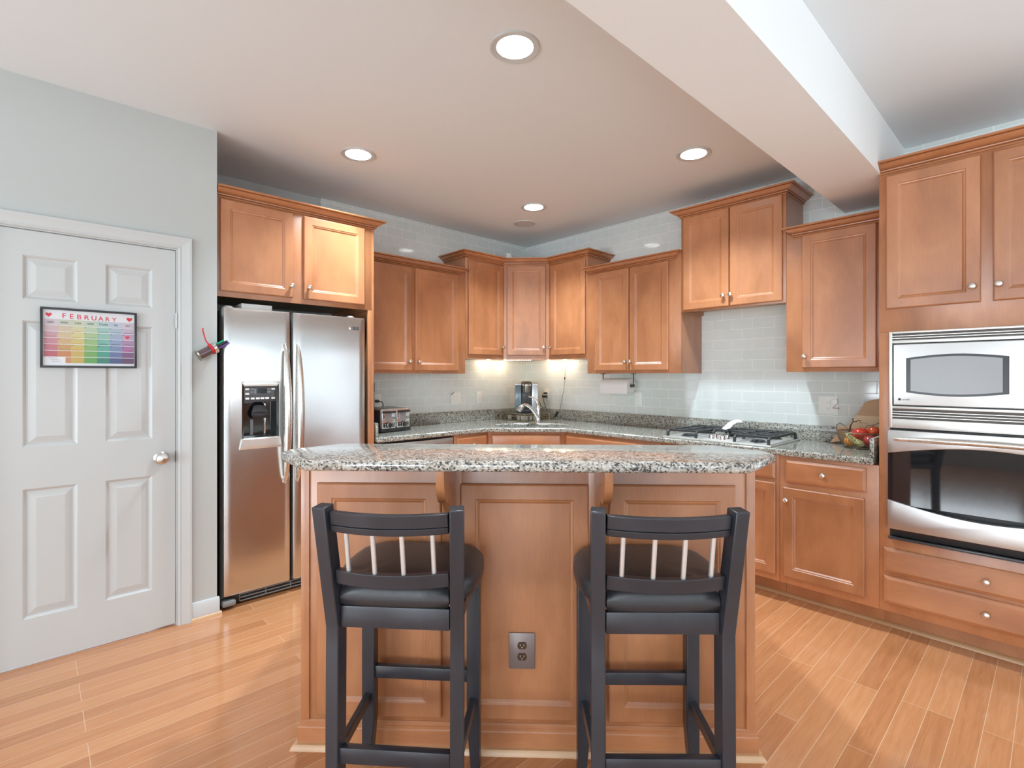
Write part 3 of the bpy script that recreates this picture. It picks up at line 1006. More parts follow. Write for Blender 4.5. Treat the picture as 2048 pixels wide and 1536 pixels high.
# ------------------------------------------------------------------ dishwasher
dwsh = thing('dishwasher', 'stainless dishwasher with a bowed front beside the refrigerator panel', 'dishwasher', (-2.060, 0, 0))
DW = 0.628
MB().box(0.01, DW - 0.01, -0.57, -0.02, 0.10, 0.870).build('tub', M['black_plastic'], dwsh)
out = [(0.0, -0.57)] + [(DW * k_ / 16, -0.612 - 0.016 * math.sin(PI * k_ / 16)) for k_ in range(17)] + [(DW, -0.57)]
MB().prism(out, 0.115, 0.745, 'XY', 0.003).build('door', M['steel_x'], dwsh)
out = [(0.0, -0.57)] + [(DW * k_ / 16, -0.605 - 0.026 * math.sin(PI * k_ / 16)) for k_ in range(17)] + [(DW, -0.57)]
MB().prism(out, 0.750, 0.860, 'XY', 0.004).build('control_panel', M['steel_x'], dwsh)
MB().box(0.02, DW - 0.02, -0.50, -0.48, 0.0, 0.10).build('toe_plate', M['black_plastic'], dwsh)

# ------------------------------------------------------------------ refrigerator
fx0, fx1 = -3.108, -2.222
fr = thing('refrigerator', 'stainless side-by-side refrigerator with ice and water dispenser', 'refrigerator', (fx0, 0, 0))
FW = fx1 - fx0
MB().box(0.012, FW - 0.012, -0.585, -0.03, 0.02, 1.742, 0.004).build('body', M['black_plastic'], fr)
def fridge_door(x0, x1, hole=None):
    """door with rounded side edges and an optional dispenser opening cut through it"""
    r_ = 0.020
    xs_ = [x0 + 0.0, x0 + 0.004, x0 + 0.012, x0 + 0.026]
    ys_ = [-0.590, -0.640, -0.654, -0.660]
    xe_ = [x1 - 0.010, x1 - 0.003, x1]
    ye_ = [-0.660, -0.656, -0.590]
    n = 12
    pr = list(zip(xs_, ys_))
    hx = [hole[0], hole[1]] if hole else []
    inner = sorted([xs_[-1] + (xe_[0] - xs_[-1]) * k_ / n for k_ in range(1, n)] + hx)
    pr += [(x, -0.660) for x in inner] + list(zip(xe_, ye_))
    zs_ = sorted({0.078, 0.090, 1.737, 1.749} | ({hole[2], hole[3]} if hole else set()) | {0.3, 0.6, 1.45})
    b_ = bmesh.new()
    grid = []
    for z in zs_:
        back = 0.004 if z in (0.078, 1.749) else 0.0
        grid.append([b_.verts.new((x, y + back if y < -0.6 else y, z)) for x, y in pr])
    for j in range(len(zs_) - 1):
        for i in range(len(pr) - 1):
            if hole and hole[0] <= (pr[i][0] + pr[i + 1][0]) / 2 <= hole[1] and hole[2] <= (zs_[j] + zs_[j + 1]) / 2 <= hole[3]:
                continue
            b_.faces.new((grid[j][i], grid[j][i + 1], grid[j + 1][i + 1], grid[j + 1][i]))
    b_.faces.new(list(reversed(grid[0])))
    b_.faces.new(grid[-1])
    b_.faces.new([grid[0][0]] + [g[0] for g in grid[1:]] + [g[-1] for g in reversed(grid)])
    mb_ = MB()
    mb_.merge(b_)
    return mb_
seam = -2.722 - fx0
HX0, HX1, HZ0, HZ1 = -3.003 - fx0, -2.794 - fx0, 0.975, 1.318
dl = fridge_door(0.0, seam - 0.004, (HX0, HX1, HZ0, HZ1)).build('door', M['steel'], fr)
dr = fridge_door(0.0, FW - seam - 0.004).build('door', M['steel'], fr, (seam + 0.004, 0, 0))
def fridge_handle(parent, x):
    mb_ = MB()
    pts, rr = [], []
    for k_ in range(21):
        t = k_ / 20
        pts.append((x, -0.670 - 0.052 * math.sin(PI * t) ** 0.55, 0.690 + 0.860 * t))
        rr.append(0.006 + 0.0185 * math.sin(PI * t) ** 0.6)
    mb_.tube(pts, rr, 14)
    mb_.box(x - 0.008, x + 0.008, -0.680, -0.657, 0.705, 0.735, 0.002)
    mb_.box(x - 0.008, x + 0.008, -0.680, -0.657, 1.505, 1.535, 0.002)
    return mb_.build('handle', M['nickel'], parent)
fridge_handle(dl, seam - 0.040)
fridge_handle(dr, 0.032)
# dispenser in the narrower door
dp = MB()
def rc(x0, x1, z0, z1, y): return [(x0, y, z0), (x1, y, z0), (x1, y, z1), (x0, y, z1)]
dp.loft([rc(HX0, HX1, HZ0, HZ1, -0.659), rc(HX0 + 0.012, HX1 - 0.012, HZ0 + 0.010, HZ1 - 0.030, -0.652), rc(HX0 + 0.012, HX1 - 0.012, HZ0 + 0.010, HZ1 - 0.030, -0.600)], True, False, True)
disp = dp.build('dispenser', M['black_gloss'], dl)
hd = MB()
pts = [(HX0 - 0.004 + (HX1 - HX0 + 0.008) * k_ / 12, HZ1 - 0.004 + 0.012 * math.sin(PI * k_ / 12)) for k_ in range(13)]
hd.prism([(HX0 + 0.012, HZ1 - 0.028), (HX1 - 0.012, HZ1 - 0.028)] + list(reversed(pts)), -0.668, -0.650, 'XZ', 0.003)
hd.build('hood', M['steel_light'], disp)
cp = MB()
cp.box(HX0 + 0.013, HX1 - 0.013, -0.655, -0.640, 1.197, 1.290, 0.001)
pan = cp.build('control_panel', plain('charcoal_panel', (0.07, 0.07, 0.075, 1), 0.25), disp)
MB().box(HX0 + 0.070, HX1 - 0.070, -0.657, -0.655, 1.247, 1.276).build('display', M['black_gloss'], disp)
for bx_, bz_ in ((0.020, 1.268), (0.020, 1.240), (0.020, 1.212), (0.050, 1.212), (0.078, 1.212), (0.104, 1.212), (0.131, 1.212), (0.166, 1.212), (0.166, 1.268), (0.048, 1.268), (0.048, 1.250), (0.142, 1.268), (0.142, 1.250)):
    MB().box(HX0 + bx_, HX0 + bx_ + 0.021, -0.6575, -0.655, bz_, bz_ + 0.011, 0.0005).build('button', M['grey_plastic'] if bx_ in (0.048, 0.142) else M['white_plastic'], disp)
pd_ = MB()
pd_.loft([[(HX0 + 0.105 + r_ * math.cos(2 * PI * k_ / 20), -0.600 - dpt, z_ + 0.3 * r_ * math.sin(2 * PI * k_ / 20)) for k_ in range(20)] for r_, dpt, z_ in ((0.030, 0.0, 1.185), (0.036, 0.030, 1.165), (0.050, 0.040, 1.125), (0.042, 0.034, 1.105), (0.020, 0.02, 1.098))])
pd_.build('ice_chute', M['black_plastic'], disp)
MB().box(HX0 + 0.060, HX0 + 0.078, -0.607, -0.600, 0.995, 1.090, 0.002).build('paddle', M['grey_plastic'], disp)
MB().box(HX0 + 0.138, HX0 + 0.148, -0.610, -0.600, 0.99, 1.19, 0.002).build('water_tube', M['chrome'], disp)
sl = MB()
sl.loft([[(HX0 - 0.016, -0.661, 0.918), (HX1 + 0.014, -0.661, 0.918), (HX1 + 0.014, -0.657, 0.918), (HX0 - 0.016, -0.657, 0.918)],
         [(HX0 - 0.012, -0.674, 0.932), (HX1 + 0.010, -0.674, 0.932), (HX1 + 0.010, -0.655, 0.932), (HX0 - 0.012, -0.655, 0.932)],
         [(HX0 - 0.002, -0.676, 0.978), (HX1 + 0.002, -0.676, 0.978), (HX1 + 0.002, -0.645, 0.978), (HX0 - 0.002, -0.645, 0.978)],
         [(HX0 + 0.010, -0.672, 0.984), (HX1 - 0.010, -0.672, 0.984), (HX1 - 0.010, -0.640, 0.984), (HX0 + 0.010, -0.640, 0.984)]])
sl.build('drip_tray', M['steel_light'], disp)
# badge
bdg = MB().box(-2.340 - fx0, -2.322 - fx0, -0.6625, -0.660, 1.665, 1.687, 0.0005)
bdo = bdg.build('badge', M['chrome'], fr)
for k_ in range(2):
    MB().box(-2.316 - fx0 + 0.024 * k_, -2.296 - fx0 + 0.024 * k_, -0.6625, -0.660, 1.665, 1.687, 0.0005).build('badge', plain('badge_grey', (0.10, 0.10, 0.10, 1), 0.3, 0.5), fr)
# hinge covers, grille
for hx_ in (0.045, FW - 0.085):
    MB().lathe([(0.034, 0.0), (0.032, 0.012), (0.020, 0.022), (0.0, 0.024)], (hx_, -0.600, 1.742), 'Z', 20).build('hinge_cover', M['steel_light'], fr)
gr = MB()
gr.box(0.0, FW - 0.0, -0.610, -0.56, 0.012, 0.072, 0.004)
gr.build('kick_grille', M['black_plastic'], fr)
gs = MB()
for z_ in (0.020, 0.040, 0.060):
    gs.box(0.10, FW - 0.01, -0.622, -0.610, z_ - 0.004, z_ + 0.003, 0.001)
for k_ in range(6):
    gs.box(0.10 + 0.148 * k_, 0.106 + 0.148 * k_, -0.622, -0.610, 0.016, 0.064, 0.001)
gs.build('grille_bar', M['grey_plastic'], fr)
cs = MB()
cs.box(0.0, 0.075, -0.668, -0.605, 0.018, 0.052, 0.012)
cs.build('foot_cover', M['grey_plastic'], fr)

# on top of the refrigerator
bx = thing('paper_box', 'white paper box lying on top of the refrigerator', 'box', (-2.985, -0.585, 1.7425), R(0))
MB().box(0.0, 0.175, 0.0, 0.17, 0.0, 0.046, 0.002).build('carton', M['white_plastic'], bx)
mg = thing('tray', 'thin dark tray lying on top of the refrigerator', 'tray', (-2.80, -0.580, 1.7425))
MB().box(0.0, 0.30, 0.0, 0.26, 0.0, 0.010, 0.002).build('plate', M['black_plastic'], mg)
MB().box(0.10, 0.30, -0.004, 0.0, 0.002, 0.012, 0.001).build('rim', M['steel_light'], mg)

# ------------------------------------------------------------------ built-in microwave (local x along -y, front -y)
Y0 = -3.327
MWW = 0.746
mw = thing('microwave', 'stainless built-in microwave with louvred trim above the oven', 'microwave', (0, Y0, 0), RX)
F = -BD
tr = MB()
for a0, a1, z0, z1 in ((0.0, 0.014, 1.083, 1.580), (MWW - 0.014, MWW, 1.083, 1.580), (0.014, MWW - 0.014, 1.570, 1.580), (0.014, MWW - 0.014, 1.520, 1.535), (0.014, MWW - 0.014, 1.183, 1.196), (0.014, MWW - 0.014, 1.083, 1.130)):
    tr.box(a0, a1, F - 0.024, F, z0, z1, 0.0015)
tr.build('trim_frame', M['steel_light'], mw)
bk = MB()
bk.box(0.014, MWW - 0.014, F + 0.002, F + 0.010, 1.130, 1.183)
bk.box(0.014, MWW - 0.014, F + 0.002, F + 0.010, 1.535, 1.570)
bk.build('vent_backing', plain('brown_vent', (0.16, 0.12, 0.10, 1), 0.5), mw)
lv = MB()
for z_ in (1.546, 1.558):
    lv.box(0.014, MWW - 0.014, F - 0.020, F + 0.002, z_ - 0.002, z_ + 0.001)
for z_ in (1.143, 1.156, 1.169):
    lv.box(0.014, MWW - 0.014, F - 0.020, F + 0.002, z_ - 0.002, z_ + 0.001)
lv.build('louvre', M['steel_light'], mw)
MB().box(0.014, MWW - 0.014, F + 0.012, F + 0.42, 1.15, 1.56).build('cavity', M['black_plastic'], mw)
# door: steel frame with bowed window
DZ0, DZ1, DA0, DA1 = 1.200, 1.516, 0.018, 0.560
def bowed(a0, a1, z0, z1, bow, n=16, rr=0.0):
    top_ = [(a0 + (a1 - a0) * k_ / n, z1 + bow * math.sin(PI * k_ / n)) for k_ in range(n + 1)]
    bot_ = [(a0 + (a1 - a0) * k_ / n, z0 - bow * math.sin(PI * k_ / n)) for k_ in range(n + 1)]
    return top_, bot_
md = MB()
n = 16
WA0, WA1, WZ0, WZ1 = 0.075, 0.452, 1.268, 1.442
to, bo = bowed(WA0, WA1, WZ0, WZ1, 0.017, n)
to2 = [(DA0 + (DA1 - DA0) * k_ / n, DZ1) for k_ in range(n + 1)]
bo2 = [(DA0 + (DA1 - DA0) * k_ / n, DZ0) for k_ in range(n + 1)]
ring_o = [(a, z) for a, z in bo2] + [(a, z) for a, z in reversed(to2)]
ring_i = [(a, z) for a, z in bo] + [(a, z) for a, z in reversed(to)]
def sh(r_, k_, y): # shrink ring towards the middle
    cx_, cz_ = (DA0 + DA1) / 2, (DZ0 + DZ1) / 2
    return [(cx_ + (a - cx_) * (1 - k_), y, cz_ + (z - cz_) * (1 - k_ * 1.7)) for a, z in r_]
md.loft([sh(ring_o, 0, F - 0.004), sh(ring_o, 0.006, F - 0.030), sh(ring_o, 0.02, F - 0.040), [(a, F - 0.046, z) for a, z in ring_i], [(a, F - 0.038, z) for a, z in ring_i]], True, True, False)
mdo = md.build('door', M['steel_x'], mw)
gl = MB()
gl.prism([(a, z) for a, z in bo] + [(a, z) for a, z in reversed(to)], F - 0.043, F - 0.036, 'XZ')
gl.build('window_border', plain('dark_window_border', (0.035, 0.035, 0.04, 1), 0.25, spec=0.3), mdo)
ti, bi = bowed(WA0 + 0.018, WA1 - 0.022, WZ0 + 0.008, WZ1 - 0.008, 0.014, n)
gi = MB()
gi.prism([(a, z) for a, z in bi] + [(a, z) for a, z in reversed(ti)], F - 0.0445, F - 0.043, 'XZ')
gi.build('window_mesh', plain('grey_window_mesh', (0.33, 0.34, 0.35, 1), 0.25, spec=0.3), mdo)
MB().lathe([(0.0065, 0.0), (0.0065, 0.0012), (0.0040, 0.0012), (0.0040, 0.0)], (0.048, F - 0.0455, 1.232), '-Y', 20).build('emblem', M['grey_plastic'], mdo)
text_mesh('profile', 0.012, M['grey_plastic'], 'brand_lettering', mdo, (0.060, F - 0.0462, 1.228), FR)
MB().box(0.565, MWW - 0.016, F - 0.040, F - 0.004, 1.200, 1.516, 0.004).build('control_panel', M['steel_x'], mw)
MB().box(0.60, 0.70, F - 0.0415, F - 0.040, 1.44, 1.48, 0.0005).build('display', M['black_gloss'], mw)
# ------------------------------------------------------------------ wall oven
ovn = thing('wall_oven', 'stainless wall oven with dark bowed glass below the microwave', 'oven', (0, Y0 + 0.003, 0), RX)
OW = 0.752
MB().box(0.004, OW - 0.004, F - 0.004, F + 0.020, 0.520, 1.080, 0.002).build('chassis', M['black_plastic'], ovn)
MB().box(0.03, OW - 0.03, F + 0.025, F + 0.55, 0.520, 1.070).build('cavity', M['black_plastic'], ovn)
n = 24
topg = [(OW * k_ / n, 0.952 + 0.050 * math.sin(PI * k_ / n)) for k_ in range(n + 1)]
botg = [(OW * k_ / n, 0.712 - 0.052 * math.sin(PI * k_ / n)) for k_ in range(n + 1)]
g_ = MB()
g_.prism([(0.0, 0.690), (OW, 0.690), (OW, 1.010), (0.0, 1.010)], F - 0.034, F - 0.006, 'XZ')
ovd = g_.build('door', M['black_gloss'], ovn)
up = MB().prism(topg + [(OW, 1.072), (0.0, 1.072)], F - 0.044, F - 0.006, 'XZ', 0.003)
up.build('upper_panel', M['steel_x'], ovd)
lo_ = MB().prism([(0.0, 0.562), (OW, 0.562)] + list(reversed(botg)), F - 0.044, F - 0.006, 'XZ', 0.003)
lo_.build('lower_panel', M['steel_x'], ovd)
hb = MB()
pts = [(0.030 + (OW - 0.060) * k_ / 20, F - 0.050 - 0.046 * math.sin(PI * k_ / 20) ** 0.45, 1.026 + 0.012 * math.sin(PI * k_ / 20)) for k_ in range(21)]
hb.tube(pts, [0.007 + 0.0065 * min(1, 4 * min(k_, 20 - k_) / 20) for k_ in range(21)], 14)
hb.build('handle', M['nickel'], ovd)
MB().box(0.0, OW, F - 0.030, F - 0.004, 0.505, 0.518, 0.002).build('vent_sill', plain('dark_sill', (0.05, 0.05, 0.055, 1), 0.25), ovn)

# ------------------------------------------------------------------ cooktop
ck = thing('cooktop', 'stainless gas cooktop with black iron grates', 'cooktop', (-0.352, -2.368, ZT))
CWX, CWY = 0.262, 0.366
MB().box(-CWX, CWX, -CWY, CWY, 0.0, 0.012, 0.004).build('tray', M['steel_light'], ck)
for bx_, by_, br_ in ((0.13, 0.235, 0.040), (-0.12, 0.235, 0.048), (0.12, 0.0, 0.055), (0.13, -0.235, 0.048), (-0.12, -0.235, 0.040)):
    bo_ = MB().lathe([(br_ + 0.012, 0.010), (br_ + 0.012, 0.014), (br_, 0.016), (br_, 0.022), (br_ - 0.006, 0.026), (0.0, 0.027)], (bx_, by_, 0), 'Z', 24).build('burner', M['iron'], ck)
def grate(y0, y1, x0, x1):
    g2 = MB()
    zt, th = 0.056, 0.010
    for yy in (y0 + 0.010, y1 - 0.010):
        pts = [(x0, yy, 0.012), (x0 + 0.004, yy, zt - 0.014), (x0 + 0.018, yy, zt - 0.004), (x1 - 0.018, yy, zt - 0.004), (x1 - 0.004, yy, zt - 0.014), (x1, yy, 0.012)]
        g2.bar(pts, 0.016, 0.016, (0, 1, 0))
    ym = (y0 + y1) / 2
    for xx in (x0 + 0.03, (x0 + x1) / 2, x1 - 0.03):
        g2.bar([(xx, y0 + 0.014, zt - 0.002), (xx, y1 - 0.014, zt - 0.002)], 0.016, 0.016, (1, 0, 0))
    for xq in ((3 * x0 + x1) / 4, (x0 + 3 * x1) / 4):
        g2.bar([(xq - 0.085, ym, zt), (xq + 0.085, ym, zt)], 0.013, 0.015, (0, 1, 0))
        g2.bar([(xq, y0 + 0.012, zt), (xq, y1 - 0.012, zt)], 0.013, 0.015, (1, 0, 0))
    return g2.build('grate', M['iron'], ck, bevel=0.002)
grate(0.122, 0.352, -0.235, 0.235)
grate(-0.352, -0.122, -0.235, 0.235)
grate(-0.114, 0.114, -0.03, 0.235)
for kx, ky in ((-0.10, 0.060), (-0.125, 0.018), (-0.10, -0.022), (-0.155, 0.060), (-0.165, -0.022)):
    MB().lathe([(0.020, 0.010), (0.019, 0.016), (0.015, 0.020), (0.014, 0.036), (0.010, 0.039), (0.0, 0.039)], (kx, ky, 0), 'Z', 18).build('control_knob', M['chrome'], ck)
sr = thing('spoon_rest', 'white ceramic spoon rest on the cooktop grate', 'spoon rest', (-0.300, -2.368, ZT + 0.064), R(-32))
cer = plain('white_ceramic', (0.80, 0.79, 0.76, 1), 0.15, coat=0.4)
srm = MB()
pth = [(-0.070, 0.0, 0.004), (-0.050, 0.0, 0.012), (-0.025, 0.0, 0.034), (0.010, 0.0, 0.048), (0.045, 0.0, 0.050), (0.070, 0.0, 0.042)]
rings = []
for (x, y, z), hw, th in zip(pth, (0.030, 0.040, 0.034, 0.028, 0.034, 0.018), (0.006, 0.010, 0.014, 0.017, 0.018, 0.008)):
    rings.append([(x, y + hw * math.cos(2 * PI * k_ / 16), z + th * math.sin(2 * PI * k_ / 16)) for k_ in range(16)])
srm.loft(rings)
srm.build('dish', cer, sr, smooth=60)

# ------------------------------------------------------------------ island with raised bar (local x along the bar, -y towards the viewer)
S2 = math.sqrt(2)
def isl(a, b_, z=0.0):
    return ((a + b_) / S2, (-a + b_) / S2, z)
AC = 0.012
island = thing('kitchen_island', 'wood panelled kitchen island below the raised granite bar', 'island', isl(AC, -3.690), R(-45))
IW = 0.812
ib = MB()
ib.box(-IW, IW, 0.0, 0.12, 0.0, 1.064, 0.001)
ib.box(-IW + 0.02, IW - 0.02, 0.12, 0.70, 0.10, 0.876)
ib.box(-IW + 0.02, IW - 0.02, 0.12, 0.62, 0.0, 0.10)
ib.build('body', M['wood'], island)
MB().box(-IW - 0.01, IW + 0.01, 0.121, 0.735, 0.877, 0.914, 0.006).build('lower_worktop', M['granite_bar'], island)
for s in (-1, 1):   # corner stiles
    MB().box(s * IW - s * 0.026, s * IW + s * 0.004, -0.006, 0.12, 0.0, 1.064, 0.001).build('corner_post', M['wood'], island)
for a0, a1 in ((-0.742, -0.288), (-0.220, 0.241), (0.311, 0.758)):
    panel_door(island, a0 - AC, a1 - AC, 0.118, 0.963, 0.004, None, 'panel', 0.060)
bmold = [(0.0, 0.0), (-0.014, 0.0), (-0.014, 0.072), (-0.011, 0.076), (-0.011, 0.084), (-0.007, 0.087), (-0.007, 0.094), (-0.002, 0.099), (0.0, 0.099)]
smold = [(-0.014, 0.0), (-0.034, 0.0), (-0.031, 0.010), (-0.024, 0.018), (-0.014, 0.020)]
def wrap(profile):
    rings = []
    for (cx_, cy_, dx_, dy_) in ((-IW, 0.12, -1, 0), (-IW, 0.0, -1, -1), (IW, 0.0, 1, -1), (IW, 0.12, 1, 0)):
        rings.append([(cx_ + dx_ * -o, cy_ + dy_ * -o, z) for o, z in profile])
    return MB().loft(rings)
wrap(bmold).build('base_moulding', M['wood_x'], island, smooth=20)
wrap(smold).build('shoe_moulding', M['wood_shoe'], island)
def corbel(a):
    cpts = [(-0.008, 1.064), (-0.255, 1.064), (-0.255, 1.035), (-0.250, 1.000), (-0.232, 0.965), (-0.205, 0.942), (-0.170, 0.934), (-0.150, 0.938), (-0.140, 0.925), (-0.110, 0.900), (-0.075, 0.868), (-0.050, 0.835), (-0.030, 0.800), (-0.008, 0.785)]
    o = MB().prism(cpts, -0.014, 0.014, 'YZ', 0.003).build('corbel', M['wood'], island, (a - AC, 0, 0))
for a in (-0.251, 0.276):
    corbel(a)
    MB().box(-0.036, 0.036, -0.010, 0.002, 0.72, 1.064, 0.001).build('corbel_backer', M['wood'], island, (a - AC, 0, 0))
# bar top: long octagon
bar_top = thing('bar_counter', 'pinkish speckled granite raised bar top with clipped corners', 'countertop', isl(AC, -3.690, 1.0645), R(-45))
hw, f0, f1, cc1, cc2 = 0.812, -0.335, 0.055, 0.150, 0.125
octo = [(-hw + cc1, f0), (hw - cc1, f0), (hw, f0 + cc1 + 0.02), (hw, f1 - cc2 - 0.02), (hw - cc2, f1), (-hw + cc2, f1), (-hw, f1 - cc2 - 0.02), (-hw, f0 + cc1 + 0.02)]
MB().prism(octo, 0.0, 0.034, 'XY', 0.013, 4).build('slab', M['granite_bar'], bar_top, smooth=50)

def outlet(label, loc, rz, plate_mat, face_mat, w=0.072, h=0.118, gang=1, kind='duplex', slot_mat=None):
    t = thing('wall_outlet', label, 'outlet', loc, rz)
    MB().box(-w / 2, w / 2, -0.006, 0.0, -h / 2, h / 2, 0.002).build('plate', plate_mat, t)
    for g in range(gang):
        x = (g - (gang - 1) / 2) * 0.046
        if kind == 'duplex':
            for z in (-0.020, 0.020):
                o = MB().prism([(x + 0.0165 * math.cos(2 * PI * k_ / 20), z + max(-0.0125, min(0.0125, 0.0165 * math.sin(2 * PI * k_ / 20)))) for k_ in range(20)], -0.0085, -0.006, 'XZ').build('socket', face_mat, t)
                sm_ = MB()
                sm_.box(x - 0.0075, x - 0.0055, -0.0091, -0.0084, z - 0.001, z + 0.006)
                sm_.box(x + 0.0055, x + 0.0075, -0.0091, -0.0084, z - 0.001, z + 0.006)
                sm_.lathe([(0.0022, 0.0084), (0.0022, 0.0091)], (x, 0, z - 0.006), '-Y', 10)
                sm_.build('slot', slot_mat or M['black_plastic'], o)
        else:
            o = MB().box(x - 0.017, x + 0.017, -0.009, -0.006, -0.034, 0.034, 0.001).build('rocker', face_mat, t)
            for z in (-0.016, 0.016):
                sm_ = MB()
                sm_.box(x - 0.007, x - 0.0055, -0.0096, -0.0089, z - 0.002, z + 0.005)
                sm_.box(x + 0.0055, x + 0.007, -0.0096, -0.0089, z - 0.002, z + 0.005)
                sm_.build('slot', M['grey_plastic'], o)
    return t
brz = plain('brown_steel_plate', (0.25, 0.205, 0.195, 1), 0.35, 0.5)
brn = plain('dark_brown_plastic', (0.055, 0.025, 0.012, 1), 0.3)
outlet('bronze plate outlet with brown sockets on the island panel', isl(0.003, -3.690 - 0.0075, 0.366), R(-45), brz, brn, 0.092, 0.128, 1, 'duplex', M['nickel'])
outlet('white double-gang wall outlet above the counter between toaster and coffee maker', (-0.956, -0.001, 1.138), 0, M['white_plastic'], M['white_plastic'], 0.116, 0.118, 2, 'rocker')
outlet('white single outlet on the tile nearest the coffee maker reservoir', (-0.667, -0.001, 1.139), 0, M['white_plastic'], M['white_plastic'], 0.072, 0.118, 1, 'rocker')
outlet('white outlet behind the toaster with a black plug', (-1.800, -0.001, 1.140), 0, M['white_plastic'], M['white_plastic'], 0.116, 0.118, 2, 'rocker')
outlet('cream outlet holding two black plugs beside the coffee maker', (-0.001, -0.300, 1.160), RX, M['white_plastic'], M['white_plastic'], 0.072, 0.118, 1, 'rocker')
outlet('white outlet below the paper towel roll', (-0.001, -1.400, 1.149), RX, M['white_plastic'], M['white_plastic'], 0.075, 0.120, 1, 'rocker')
outlet('white outlet with a plugged night light near the cutting board', (-0.001, -2.876, 1.154), RX, M['white_plastic'], M['white_plastic'], 0.116, 0.125, 1, 'duplex')
nl = thing('night_light', 'small white wedge night light plugged beside the outlet sockets', 'night light', (-0.0075, -2.876 - 0.040, 1.172), RX)
MB().prism([(-0.018, 0.022), (0.020, 0.028), (0.020, -0.002), (-0.008, -0.030), (-0.018, -0.026)], -0.026, 0.0, 'XZ', 0.003).build('housing', M['white_plastic'], nl)
MB().box(-0.006, 0.028, -0.030, -0.004, -0.036, -0.030, 0.001).build('sensor_strip', plain('pinkish_plastic', (0.62, 0.45, 0.40, 1), 0.3), nl)
clip = thing('cable_clip', 'small grey clip on the corner of the double-gang plate', 'clip', (-0.956 - 0.043, -0.0075, 1.186))
MB().bar([(-0.014, -0.003, -0.012), (0.016, -0.003, 0.012)], 0.006, 0.006, (0, 1, 0)).build('strip', M['grey_plastic'], clip)

